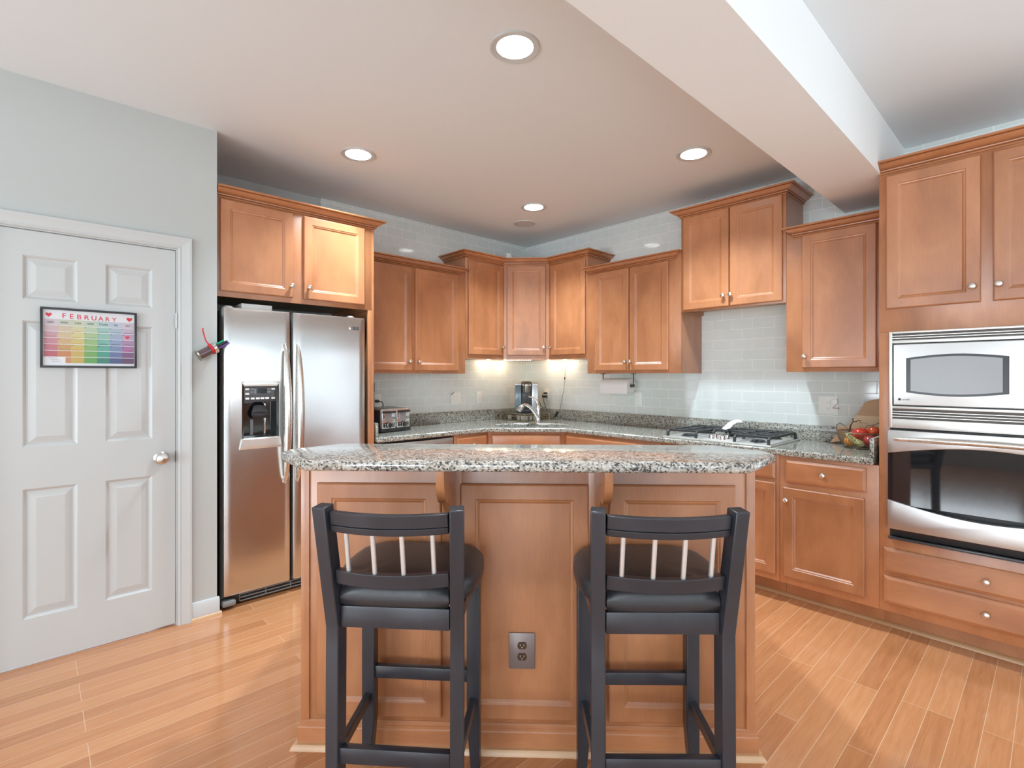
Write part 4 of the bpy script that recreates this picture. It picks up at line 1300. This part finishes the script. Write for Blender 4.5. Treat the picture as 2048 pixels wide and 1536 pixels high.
# ------------------------------------------------------------------ bar stools
blk = wood_mat('black_stained_wood', (0.018, 0.019, 0.024, 1), (0.025, 0.026, 0.033, 1), (0.034, 0.035, 0.043, 1), 'Z', rough=0.33, coat=0.15)
lea = plain('black_leather', (0.030, 0.029, 0.032, 1), 0.36, bump=0.25, bump_scale=420)
rod = plain('brushed_rod', (0.78, 0.77, 0.76, 1), 0.36, 0.7)
def post_y(z):
    return -0.150 - (0.008 * (0.62 - z) / 0.62 if z < 0.62 else 0.0) - (0.068 * (z - 0.62) / 0.365 if z > 0.62 else 0)
def post_x(z):
    return 0.180 + (0.011 * (z - 0.62) / 0.365 if z > 0.62 else 0.0)
def stool(label, loc, rz):
    t = thing('bar_stool', label, 'stool', loc, rz, 'bar stools at the island')
    PW = 0.041
    for s in (-1, 1):
        m_ = MB()
        zz = [0.0, 0.30, 0.56, 0.62, 0.68, 0.85, 0.985]
        rings = []
        for z in zz:
            y = post_y(z)
            xo = post_x(z) * s
            th = 0.023
            ca, sa = math.cos(R(11 * s)), math.sin(R(11 * s))     # posts follow the curve of the back
            rings.append([(xo + u * ca - v * sa, y + u * sa + v * ca, z + (0.004 if (z > 0.98 and v > 0) else 0.0)) for u, v in ((-PW / 2, -th), (PW / 2, -th), (PW / 2, th), (-PW / 2, th))])
        m_.loft(rings)
        m_.build('rear_leg', blk, t, bevel=0.003)
        m_ = MB()
        xo = 0.184 * s
        rings = []
        for z, wdt in ((0.0, 0.030), (0.16, 0.044), (0.655, 0.044)):
            xi = xo + s * 0.022
            xj = xi - s * wdt
            rings.append([(xi, 0.118, z), (xj, 0.118, z), (xj, 0.162, z), (xi, 0.162, z)])
        m_.loft(rings)
        m_.build('front_leg', blk, t, bevel=0.003)
        MB().box(s * 0.184 - 0.010, s * 0.184 + 0.010, -0.132, 0.120, 0.640, 0.676, 0.002).build('side_apron', blk, t)
        MB().bar([(s * 0.180, -0.140, 0.236), (s * 0.184, 0.125, 0.236)], 0.020, 0.034, (1, 0, 0)).build('side_stretcher', blk, t, bevel=0.002)
    MB().box(-0.160, 0.160, -0.166, -0.144, 0.620, 0.682, 0.002).build('rear_apron', blk, t)
    MB().box(-0.164, 0.164, 0.128, 0.150, 0.612, 0.664, 0.002).build('front_apron', blk, t)
    MB().box(-0.164, 0.164, 0.126, 0.150, 0.300, 0.342, 0.002).build('front_stretcher', blk, t)
    MB().box(-0.162, 0.162, -0.172, -0.148, 0.226, 0.272, 0.002).build('rear_stretcher', blk, t)
    def rail(z0, z1, bow, name, ends):
        m_ = MB()
        rings = []
        for k_ in range(13):
            u = -1 + 2 * k_ / 12
            x = u * ends
            bw = -bow * (1 - u * u)
            y0, y1 = post_y(z0) + bw, post_y(z1) + bw
            rings.append([(x, y0 - 0.013, z0), (x, y1 - 0.013, z1), (x, y1 + 0.013, z1), (x, y0 + 0.013, z0)])
        m_.loft(rings)
        return m_.build(name, blk, t, smooth=25, bevel=0.002)
    rail(0.934, 0.972, 0.034, 'top_rail', 0.168)
    rail(0.914, 0.933, 0.036, 'top_rail_lip', 0.168)
    rail(0.756, 0.798, 0.034, 'lower_rail', 0.164)
    for x in (-0.123, -0.041, 0.041, 0.123):
        u = x / 0.162
        bw = -0.034 * (1 - u * u)
        MB().tube([(x, post_y(0.797) + bw, 0.797), (x, post_y(0.916) + bw, 0.916)], 0.0068, 12).build('spindle', rod, t)
    # padded seat, narrower between the rear posts
    half = [(0.160, -0.172), (0.160, -0.150), (0.160, -0.124), (0.196, -0.108), (0.216, -0.070), (0.226, 0.0), (0.226, 0.08), (0.218, 0.150), (0.192, 0.196), (0.146, 0.216), (0.080, 0.224)]
    ol = half + [(0.0, 0.226)] + [(-x, y) for x, y in reversed(half)]
    ol = ol + [(-0.075, -0.176), (0.0, -0.178), (0.075, -0.176)]
    m_ = MB()
    rings = []
    for k_, z in ((0.95, 0.682), (0.99, 0.692), (1.0, 0.710), (0.985, 0.732), (0.93, 0.748), (0.82, 0.758), (0.60, 0.765), (0.32, 0.768), (0.02, 0.769)):
        rings.append([(x * k_, 0.02 + (y - 0.02) * k_, z) for x, y in ol])
    m_.loft(rings)
    m_.build('seat', lea, t, smooth=80)
    return t
stool('black wooden bar stool on the refrigerator side of the island', isl(-0.352, -3.9055), R(-45 - 2.5))
stool('black wooden bar stool on the oven side of the island', isl(0.402, -3.9105), R(-45 + 1.5))

# ------------------------------------------------------------------ ceiling fixtures
def downlight(label, x, y, power=5.0):
    t = thing('recessed_light', label, 'ceiling light', (x, y, CEIL), 0, 'recessed ceiling lights')
    MB().lathe([(0.078, 0.0), (0.078, -0.003), (0.102, -0.007), (0.106, -0.004), (0.106, 0.0)], (0, 0, 0), 'Z', 40, False, False).build('trim_ring', M['white_trim'], t)
    lens_ = plain('lit_lens', (1, 1, 1, 1), 0.5, emit=(1.0, 0.985, 0.95, 1), emit_s=9.0)
    MB().lathe([(0.0, -0.0035), (0.050, -0.004), (0.0785, -0.003), (0.0785, -0.0005)], (0, 0, 0), 'Z', 40, False, False).build('lamp_lens', lens_, t)
    l = bpy.data.lights.new('downlight_beam', 'SPOT')
    l.energy = power * 40
    l.spot_size = R(112)
    l.spot_blend = 1.0
    l.shadow_soft_size = 0.07
    l.color = (0.76, 0.91, 1.0)
    o = bpy.data.objects.new('lamp_beam', l)
    o.location = (0, 0, -0.02)
    o.parent = t
    col.objects.link(o)
downlight('round recessed ceiling light nearest the viewer above the island', -2.410, -2.365)
downlight('round recessed ceiling light in front of the refrigerator cabinet', -2.410, -0.935)
downlight('round recessed ceiling light in front of the cooktop cabinet', -0.880, -2.372)
downlight('round recessed ceiling light in front of the sink corner', -0.894, -0.985)
spk = thing('ceiling_vent', 'unlit round white ceiling vent above the sink corner', 'vent', (-0.633, -0.611, CEIL))
MB().lathe([(0.080, 0.0), (0.082, -0.004), (0.098, -0.006), (0.100, 0.0)], (0, 0, 0), 'Z', 36, False, False).build('ring', M['white_trim'], spk)
MB().lathe([(0.0, -0.003), (0.080, -0.003), (0.080, -0.0005)], (0, 0, 0), 'Z', 36, False, False).build('grille', plain('grey_white_grille', (0.6, 0.6, 0.58, 1), 0.6, bump=0.3, bump_scale=900), spk)

# ------------------------------------------------------------------ corner: under-cabinet lights, coffee maker, drawer
led = thing('light_strip', 'warm LED light strip under the diagonal corner cabinet', 'light', (0, 0, CZ0))
ls = MB()
ls.bar([(-0.605, -UD - 0.006, -0.002), (-UD - 0.006, -0.605, -0.002)], 0.003, 0.006, (0, 0, 1))
ls.build('strip', M['wood_raw'], led)
warm = plain('warm_led', (1, 0.95, 0.8, 1), 0.4, emit=(1.0, 0.86, 0.55, 1), emit_s=28.0)
for k_ in range(14):
    u = 0.02 + 0.58 * k_ / 13
    x, y = -0.605 + (0.605 - UD - 0.006) * u, -UD - 0.006 - (0.605 - UD - 0.006) * u
    MB().ball((x, y, -0.0045), 0.0038, seg=8, rings=6).build('diode', warm, led)
def under_light(loc, e):
    l = bpy.data.lights.new('undercabinet_glow', 'POINT')
    l.shadow_soft_size = 0.012
    l.energy = e
    l.color = (1.0, 0.90, 0.62)
    o = bpy.data.objects.new('undercabinet_glow', l)
    o.location = loc
    o.parent = led
    col.objects.link(o)
for p_ in ((-0.62, -0.09), (-0.40, -0.09), (-0.09, -0.40), (-0.09, -0.62)):
    under_light((p_[0], p_[1], -0.022), 0.75)

dwr = thing('pod_drawer', 'bronze wire coffee pod drawer in the counter corner', 'drawer', (-0.475, -0.455, ZT))
wire = plain('bronze_wire', (0.34, 0.27, 0.17, 1), 0.35, 0.8)
DS = 0.345
MB().box(0.0, DS, 0.0, DS, 0.074, 0.079, 0.002).build('top_plate', M['black_plastic'], dwr)
fm_ = MB()
for z in (0.006, 0.072):
    fm_.tube([(0, 0, z), (DS, 0, z), (DS, DS, z), (0, DS, z), (0, 0, z)], 0.0035, 8)
for x, y in ((0, 0), (DS, 0), (DS, DS), (0, DS)):
    fm_.tube([(x, y, 0.003), (x, y, 0.075)], 0.0035, 8)
fm_.build('wire_frame', wire, dwr)
me_ = MB()
for a, b_ in ((0.25, 'x'), (0.25, 'y')):
    for k_ in range(12):
        u = DS * (k_ + 0.5) / 12
        if b_ == 'x':
            if 2 < k_ < 9: me_.tube([(0.001, u, 0.008), (0.001, u, 0.046)], 0.0013, 5)
            else: me_.tube([(0.001, u, 0.008), (0.001, u, 0.070)], 0.0013, 5)
        else: me_.tube([(u, 0.001, 0.008), (u, 0.001, 0.070)], 0.0013, 5)
me_.tube([(0, 0.08, 0.070), (0, 0.10, 0.047), (0, 0.25, 0.047), (0, 0.27, 0.070)], 0.0028, 6)
me_.build('wire_mesh', wire, dwr)
MB().box(0.012, DS - 0.012, 0.012, DS - 0.012, 0.006, 0.010).build('floor_plate', M['black_plastic'], dwr)
for k_, (x, y) in enumerate(((0.03, 0.06), (0.03, 0.115), (0.05, 0.035), (0.105, 0.035), (0.16, 0.035), (0.03, 0.24))):
    p = thing('coffee_pod', 'pale coffee pod inside the bronze wire drawer', 'coffee pod', (-0.475 + x, -0.455 + y, ZT + 0.0105), 0, 'coffee pods in the wire drawer')
    MB().lathe([(0.017, 0.0), (0.0225, 0.042), (0.025, 0.043), (0.025, 0.046), (0.0, 0.046)], (0, 0, 0), 'Z', 18).build('cup', plain('pod_cream', (0.55, 0.50, 0.42, 1), 0.5), p)

kz = ZT + 0.0795
cm = thing('coffee_maker', 'black and silver pod coffee maker on the wire drawer', 'coffee maker', (-0.310, -0.315, kz), R(-42))
silver = plain('silver_plastic', (0.50, 0.50, 0.51, 1), 0.3, 0.55)
MB().prism([(-0.055, 0.10), (-0.055, -0.085), (0.045, -0.085), (0.045, 0.10)], 0.0, 0.030, 'XY', 0.006).build('base', M['black_plastic'], cm)
MB().box(-0.055, 0.045, -0.020, 0.10, 0.030, 0.305, 0.010).build('body', plain('dark_grey_body', (0.07, 0.068, 0.065, 1), 0.3), cm)
hdm = MB().lathe([(0.036, 0.190), (0.042, 0.196), (0.046, 0.245), (0.046, 0.268), (0.040, 0.292), (0.020, 0.304), (0.0, 0.306)], (-0.004, -0.045, 0), 'Z', 28).build('brew_head', plain('bronze_grey', (0.16, 0.145, 0.12, 1), 0.25, 0.6), cm)
MB().lathe([(0.0465, 0.262), (0.0485, 0.265), (0.0485, 0.274), (0.0465, 0.277)], (-0.004, -0.045, 0), 'Z', 28, False, False).build('handle_ring', M['chrome'], hdm)
MB().box(0.045, 0.110, -0.060, 0.10, 0.0, 0.295, 0.010).build('side_panel', silver, cm)
for k_ in range(3):
    MB().lathe([(0.006, 0.0), (0.006, 0.003), (0.0, 0.0035)], (0.060 + 0.016 * k_, -0.060, 0.272), '-Y', 12).build('button', M['chrome'], cm)
tank = plain('blue_tinted_tank', (0.24, 0.32, 0.38, 1), 0.08, trans=0.45)
MB().box(-0.118, -0.056, -0.050, 0.09, 0.012, 0.262, 0.010).build('water_tank', tank, cm)
MB().box(-0.120, -0.054, -0.054, 0.094, 0.262, 0.290, 0.008).build('tank_lid', silver, cm)
pl = thing('power_plug', 'black plug adaptor and coffee maker cord in the corner outlet', 'plug', (-0.010, -0.300, 1.140), RX)
MB().box(-0.040, 0.016, -0.026, 0.0, -0.010, 0.012, 0.003).build('adaptor', M['black_plastic'], pl)
MB().box(-0.016, 0.014, -0.028, 0.0, 0.026, 0.044, 0.003).build('plug_head', M['black_plastic'], pl)
MB().tube([(-0.016, -0.020, 0.034), (-0.035, -0.03, 0.02), (-0.02, -0.03, -0.03), (0.01, -0.03, -0.09), (0.022, -0.03, -0.115), (-0.01, -0.03, -0.118), (-0.05, -0.035, -0.10), (-0.062, -0.04, -0.05)], 0.003, 7).build('cord', M['black_plastic'], pl)
lc = thing('hanging_cable', 'thin cable with inline switch hanging under the corner cabinet', 'cable', (-0.004, 0, 0))
MB().tube([(0, -0.559, CZ0), (-0.001, -0.552, 1.42), (0, -0.546, 1.327), (-0.001, -0.530, 1.20), (-0.002, -0.506, 1.11), (-0.004, -0.488, 1.02), (-0.022, -0.478, 0.985)], 0.0016, 6).build('wire', M['grey_plastic'], lc)
MB().box(-0.006, 0.0, -0.552, -0.542, 1.318, 1.340, 0.001).build('inline_switch', M['black_plastic'], lc)
MB().bar([(-0.024, -0.475, 0.990), (-0.026, -0.438, 0.940)], 0.014, 0.014, (1, 0, 0)).build('plug_end', M['black_plastic'], lc)

# above the corner cabinets
cd = thing('folded_card', 'white folded card standing on top of the diagonal cabinet', 'card', (-0.44, -0.20, CZ1), R(-40))
cdm = MB()
cdm.prism([(-0.030, 0.0), (0.055, 0.0), (0.012, 0.150), (-0.030, 0.160)], -0.003, 0.003, 'XZ')
cdm.build('sheet', M['white_plastic'], cd)
bwl = thing('bowl', 'white upturned bowl on top of the diagonal cabinet', 'bowl', (-0.23, -0.37, CZ1))
MB().lathe([(0.13, 0.0), (0.125, 0.04), (0.105, 0.08), (0.07, 0.11), (0.03, 0.118), (0.0, 0.118)], (0, 0, 0), 'Z', 28).build('shell', cer, bwl, smooth=60)

# ------------------------------------------------------------------ paper towels
ph = thing('paper_towel_holder', 'dark metal paper towel holder mounted under the cabinet', 'paper towel holder', (-0.125, -1.10, 0))
dm_ = plain('bronze_holder', (0.12, 0.10, 0.085, 1), 0.35, 0.7)
for y in (-0.010, -0.332):
    hm = MB()
    hm.box(-0.006, 0.006, y - 0.002, y + 0.002, 1.262, 1.374, 0.001)
    hm.box(-0.018, 0.018, y - 0.016, y + 0.016, 1.368, 1.374, 0.001)
    hm.lathe([(0.016, -0.003), (0.016, 0.003)], (0, 0, 0), 'Z', 20)
    for v in list(hm.bm.verts)[-40:]:
        x_, y_, z_ = v.co
        v.co = (x_, y + z_, 1.268 + y_)
    hm.build('bracket', dm_, ph)
MB().tube([(0, -0.012, 1.268), (0, -0.330, 1.268)], 0.007, 10).build('rod', dm_, ph)
pt = thing('paper_towel_roll', 'white paper towel roll with a fine quilted print', 'paper towel', (-0.125, -1.10, 1.268), RX)
tow = plain('quilted_paper', (0.80, 0.78, 0.77, 1), 0.85, bump=0.4, bump_scale=60)
rr = MB()
n = 40
R1, R0 = 0.062, 0.019
rings = []
for x, r_ in ((0.022, R0), (0.022, R1), (0.308, R1), (0.308, R0), (0.022, R0)):
    rings.append([(x, r_ * math.cos(2 * PI * k_ / n), r_ * math.sin(2 * PI * k_ / n)) for k_ in range(n)])
rr.loft(rings, True, False, False)
rr.build('roll', tow, pt)
MB().prism([(-R1, -0.004), (-R1 + 0.0015, -0.004), (-R1 + 0.003, -0.070), (-R1 + 0.0015, -0.070)], 0.022, 0.308, 'YZ').build('loose_sheet', tow, pt)

# ------------------------------------------------------------------ toaster and the dark box behind it
ts = thing('toaster', 'four-slice chrome and black toaster beside the refrigerator panel', 'toaster', (-1.815, -0.365, ZT), R(10))
TWD, TD, TH = 0.150, 0.255, 0.185
MB().box(-TWD + 0.006, TWD - 0.006, 0.0, TD, 0.022, TH, 0.018).build('shell', M['steel_x'], ts)
MB().box(-TWD, TWD, -0.012, TD + 0.006, 0.004, 0.030, 0.006).build('base', M['black_plastic'], ts)
for s in (-1, 1):
    MB().box(s * TWD - 0.004 * s, s * TWD - 0.012 * s, 0.008, TD - 0.006, 0.03, TH - 0.012, 0.003).build('end_panel', M['black_plastic'], ts)
    cx_ = s * 0.072
    fp = MB().box(cx_ - 0.066, cx_ + 0.066, -0.010, 0.0, 0.030, 0.172, 0.005).build('front_plate', M['chrome'], ts)
    MB().box(cx_ - 0.062, cx_ + 0.062, -0.026, -0.008, 0.150, 0.168, 0.006).build('lever', M['black_plastic'], ts)
    MB().box(cx_ - 0.040, cx_ + 0.026, -0.012, -0.009, 0.082, 0.148, 0.001).build('inset_panel', plain('mauve_steel', (0.36, 0.33, 0.34, 1), 0.35, 0.6), ts)
    MB().box(cx_ - 0.054, cx_ + 0.054, -0.015, -0.009, 0.040, 0.074, 0.004).build('control_strip', M['black_plastic'], ts)
    MB().lathe([(0.023, 0.0), (0.023, 0.008), (0.018, 0.010), (0.018, 0.016), (0.0, 0.018)], (cx_, -0.013, 0.057), '-Y', 24).build('dial', M['black_plastic'], ts)
    MB().lathe([(0.0232, 0.006), (0.0245, 0.007), (0.0245, 0.010), (0.021, 0.011)], (cx_, -0.013, 0.057), '-Y', 24, False, False).build('dial_ring', M['chrome'], ts)
    for bx_ in (-0.040, 0.040):
        for bz_ in (0.048, 0.064):
            MB().lathe([(0.005, 0.0), (0.005, 0.003), (0.0, 0.0035)], (cx_ + bx_, -0.015, bz_), '-Y', 12).build('button', M['chrome'], ts)
    for q in (-0.028, 0.028):
        MB().box(cx_ + q - 0.013, cx_ + q + 0.013, 0.035, TD - 0.035, TH - 0.004, TH + 0.0012).build('bread_slot', M['black_plastic'], ts)
tp = thing('toaster_plug', 'black toaster plug and cord in the outlet behind the toaster', 'plug', (-1.790, -0.010, 1.140))
MB().box(-0.014, 0.016, -0.026, 0.0, -0.010, 0.012, 0.003).build('plug_head', M['black_plastic'], tp)
MB().tube([(0.005, -0.024, 0.0), (0.030, -0.040, -0.004), (0.040, -0.045, -0.030), (0.022, -0.045, -0.075), (-0.010, -0.05, -0.11)], 0.004, 8).build('cord', M['black_plastic'], tp)
kb_ = thing('knife_block', 'dark upright block half hidden behind the refrigerator panel', 'block', (-1.90, -0.075, ZT))
MB().box(-0.055, 0.045, -0.03, 0.045, 0.0, 0.30, 0.006).build('block', M['black_plastic'], kb_)
MB().box(-0.03, 0.052, -0.02, 0.025, 0.30, 0.385, 0.006).build('handle', M['black_plastic'], kb_)

# ------------------------------------------------------------------ cutting board and fruit basket
cb = thing('cutting_board', 'fish-shaped striped wood cutting board leaning on the tile wall', 'cutting board', (-0.097, 0, ZT + 0.003))
cb.rotation_euler = (0, R(13), 0)
ol = [(2.915, 0.001), (2.955, 0.073), (2.940, 0.096), (2.964, 0.112), (3.009, 0.120), (3.047, 0.184), (3.067, 0.220), (3.090, 0.272), (3.122, 0.288), (3.165, 0.298), (3.225, 0.290), (3.232, 0.001), (2.985, 0.018)]
w_brown = wood_mat('walnut_stripe', (0.40, 0.22, 0.10, 1), (0.50, 0.29, 0.14, 1), (0.58, 0.36, 0.19, 1), 'Y', 0.4)
w_pale = wood_mat('maple_stripe', (0.62, 0.44, 0.24, 1), (0.70, 0.52, 0.31, 1), (0.76, 0.58, 0.37, 1), 'Y', 0.4)
w_tan = wood_mat('cherry_stripe', (0.50, 0.27, 0.14, 1), (0.60, 0.34, 0.18, 1), (0.66, 0.40, 0.23, 1), 'Y', 0.4)
def clip_poly(poly, zc, keep_above):
    out_ = []
    for i in range(len(poly)):
        p, q = poly[i - 1], poly[i]
        ip = (p[1] >= zc) == keep_above
        iq = (q[1] >= zc) == keep_above
        if ip != iq:
            t = (zc - p[1]) / (q[1] - p[1])
            out_.append((p[0] + t * (q[0] - p[0]), zc))
        if iq: out_.append(q)
    return out_
olp = [(-y, z) for y, z in ol]
tops = clip_poly(olp, 0.186, True)
rest = clip_poly(olp, 0.186, False)
midp = clip_poly(rest, 0.104, True)
lowp = clip_poly(rest, 0.104, False)
# one solid board whose glued stripes differ in colour
bmd = MB()
bmd.mi = 0; bmd.prism(tops, -0.008, 0.008, 'YZ')
bmd.mi = 1; bmd.prism(midp, -0.008, 0.008, 'YZ')
bmd.mi = 2; bmd.prism(lowp, -0.008, 0.008, 'YZ')
bmd.build('board', [w_brown, w_pale, w_tan], cb)

BC = Vector((-0.225, -3.105, ZT))
bk_ = thing('fruit_basket', 'round wire fruit basket beside the oven tower', 'basket', BC)
wr = plain('green_bronze_wire', (0.22, 0.20, 0.14, 1), 0.35, 0.8)
wm = MB()
RT, RB_, BH = 0.118, 0.072, 0.098
def circ(r_, z, n=40): return [(r_ * math.cos(2 * PI * k_ / n), r_ * math.sin(2 * PI * k_ / n), z) for k_ in range(n + 1)]
wm.tube(circ(RT, BH), 0.0028, 6, False)
wm.tube(circ(RB_, 0.003), 0.0025, 6, False)
wm.build('rim', wr, bk_)
wv = MB()
for k_ in range(44):
    for s in (-1, 1):
        a0 = 2 * PI * k_ / 44
        pts = []
        for j in range(6):
            t = j / 5
            a = a0 + s * 0.5 * t
            r_ = RB_ + (RT - RB_) * math.sin(t * PI / 2) ** 0.8
            pts.append((r_ * math.cos(a), r_ * math.sin(a), 0.003 + BH * t - 0.003 * t))
        wv.tube(pts, 0.0008, 4, False)
wv.build('wire_weave', wr, bk_)
hn = MB()
for s in (0, 1):
    a = R(135) + s * PI
    t0 = Vector((RT * math.cos(a - 0.42), RT * math.sin(a - 0.42), BH))
    t1 = Vector((RT * math.cos(a + 0.42), RT * math.sin(a + 0.42), BH))
    hn.tube([t0, t0 * 1.02 + Vector((0, 0, 0.034)), (t0 + t1) / 2 * 1.08 + Vector((0, 0, 0.046)), t1 * 1.02 + Vector((0, 0, 0.034)), t1], 0.0026, 7)
hn.build('handle', wr, bk_)
def fruit(name, label, cat, dx_, dy_, dz_, r_, mat, sx=1, sy=1, sz=1, stem=True, grp='fruit in the wire basket'):
    t = thing(name, label, cat, BC + Vector((dx_, dy_, dz_)), 0, grp)
    m_ = MB().ball((0, 0, 0), r_, sx, sy, sz, 28, 18)
    if stem:
        for v in m_.bm.verts:
            d = math.hypot(v.co.x, v.co.y) / r_
            if v.co.z > 0: v.co.z -= 0.16 * r_ * math.exp(-(d / 0.28) ** 2)
    m_.build('flesh', mat, t, smooth=180)
    if stem:
        MB().tube([(0, 0, r_ * sz * 0.78), (0.003, 0.002, r_ * sz * 1.12)], 0.0018, 6).build('stem', wr, t)
    return t
redm = plain('tomato_red', (0.55, 0.035, 0.02, 1), 0.2, coat=0.4)
red2 = plain('orange_red_skin', (0.62, 0.09, 0.025, 1), 0.22, coat=0.4)
pom = plain('pomegranate_skin', (0.42, 0.035, 0.035, 1), 0.35, coat=0.2)
org = plain('orange_peel', (0.80, 0.26, 0.02, 1), 0.4, bump=0.3, bump_scale=500)
fruit('orange', 'small orange at the near lower edge of the fruit basket', 'orange', -0.028, 0.044, 0.038, 0.031, org, 1, 1, 0.95, False)
fruit('tomato', 'largest glossy red tomato in the middle of the fruit basket', 'tomato', 0.020, 0.002, 0.084, 0.045, redm, 1, 1, 0.86)
fruit('tomato', 'orange-red tomato behind the largest one in the fruit basket', 'tomato', 0.052, -0.058, 0.100, 0.036, red2, 1, 1, 0.9)
fruit('pomegranate', 'dull red pomegranate low in the basket against the oven tower', 'pomegranate', -0.022, -0.056, 0.047, 0.036, pom, 1, 1, 0.98, False)
sq = thing('squash', 'long pale yellow speckled squash lying across the fruit basket', 'squash', BC, 0, 'fruit in the wire basket')
def speckled():
    m, nt, b_ = new_mat('speckled_squash_skin')
    N, L = nt.nodes, nt.links
    tc = N.new('ShaderNodeTexCoord')
    no = N.new('ShaderNodeTexNoise')
    no.inputs['Scale'].default_value = 90
    no.inputs['Detail'].default_value = 4
    L.new(tc.outputs['Object'], no.inputs['Vector'])
    cr = ramp(nt, [(0.38, (0.22, 0.20, 0.06, 1)), (0.52, (0.55, 0.46, 0.20, 1)), (0.68, (0.70, 0.62, 0.34, 1))])
    L.new(no.outputs['Fac'], cr.inputs['Fac'])
    L.new(cr.outputs['Color'], b_.inputs['Base Color'])
    b_.inputs['Roughness'].default_value = 0.4
    return m
sqm = MB()
a_, e_ = Vector((-0.062, 0.060, 0.094)), Vector((-0.070, -0.042, 0.026))
pts = [a_.lerp(e_, k_ / 10) + Vector((-0.006, 0, -0.012)) * math.sin(PI * k_ / 10) for k_ in range(11)]
sqm.tube(pts, [0.006, 0.011, 0.014, 0.0155, 0.017, 0.018, 0.019, 0.0195, 0.018, 0.014, 0.005], 16)
sqm.build('flesh', speckled(), sq, smooth=60)
dv = thing('dried_vine', 'dark dried vine stems curling out of the fruit basket', 'dried stem', BC, 0, 'fruit in the wire basket')
dvm = MB()
dvm.tube([(0.0, 0.058, 0.085), (0.005, 0.052, 0.115), (0.0, 0.046, 0.138), (0.0, 0.038, 0.152), (0.003, 0.034, 0.160), (0.003, 0.039, 0.174), (0.004, 0.030, 0.178)], [0.005, 0.0045, 0.004, 0.0035, 0.003, 0.003, 0.002], 7)
dvm.tube([(0.003, 0.034, 0.158), (0.004, 0.020, 0.158), (0.003, 0.008, 0.168), (0.002, -0.004, 0.166), (0.002, -0.006, 0.156), (0.002, 0.008, 0.150)], [0.0035, 0.0035, 0.003, 0.0025, 0.0018, 0.0015], 6)
dvm.tube([(0.01, -0.022, 0.118), (0.008, -0.040, 0.140), (0.004, -0.058, 0.140), (0.0, -0.075, 0.139)], [0.0015, 0.0018, 0.0018, 0.0012], 6)
dvm.tube([(0.003, -0.004, 0.150), (0.004, -0.018, 0.156), (0.006, -0.036, 0.150)], [0.0012, 0.0012, 0.001], 6)
dvm.build('stem', plain('dark_bark', (0.05, 0.028, 0.015, 1), 0.6), dv)
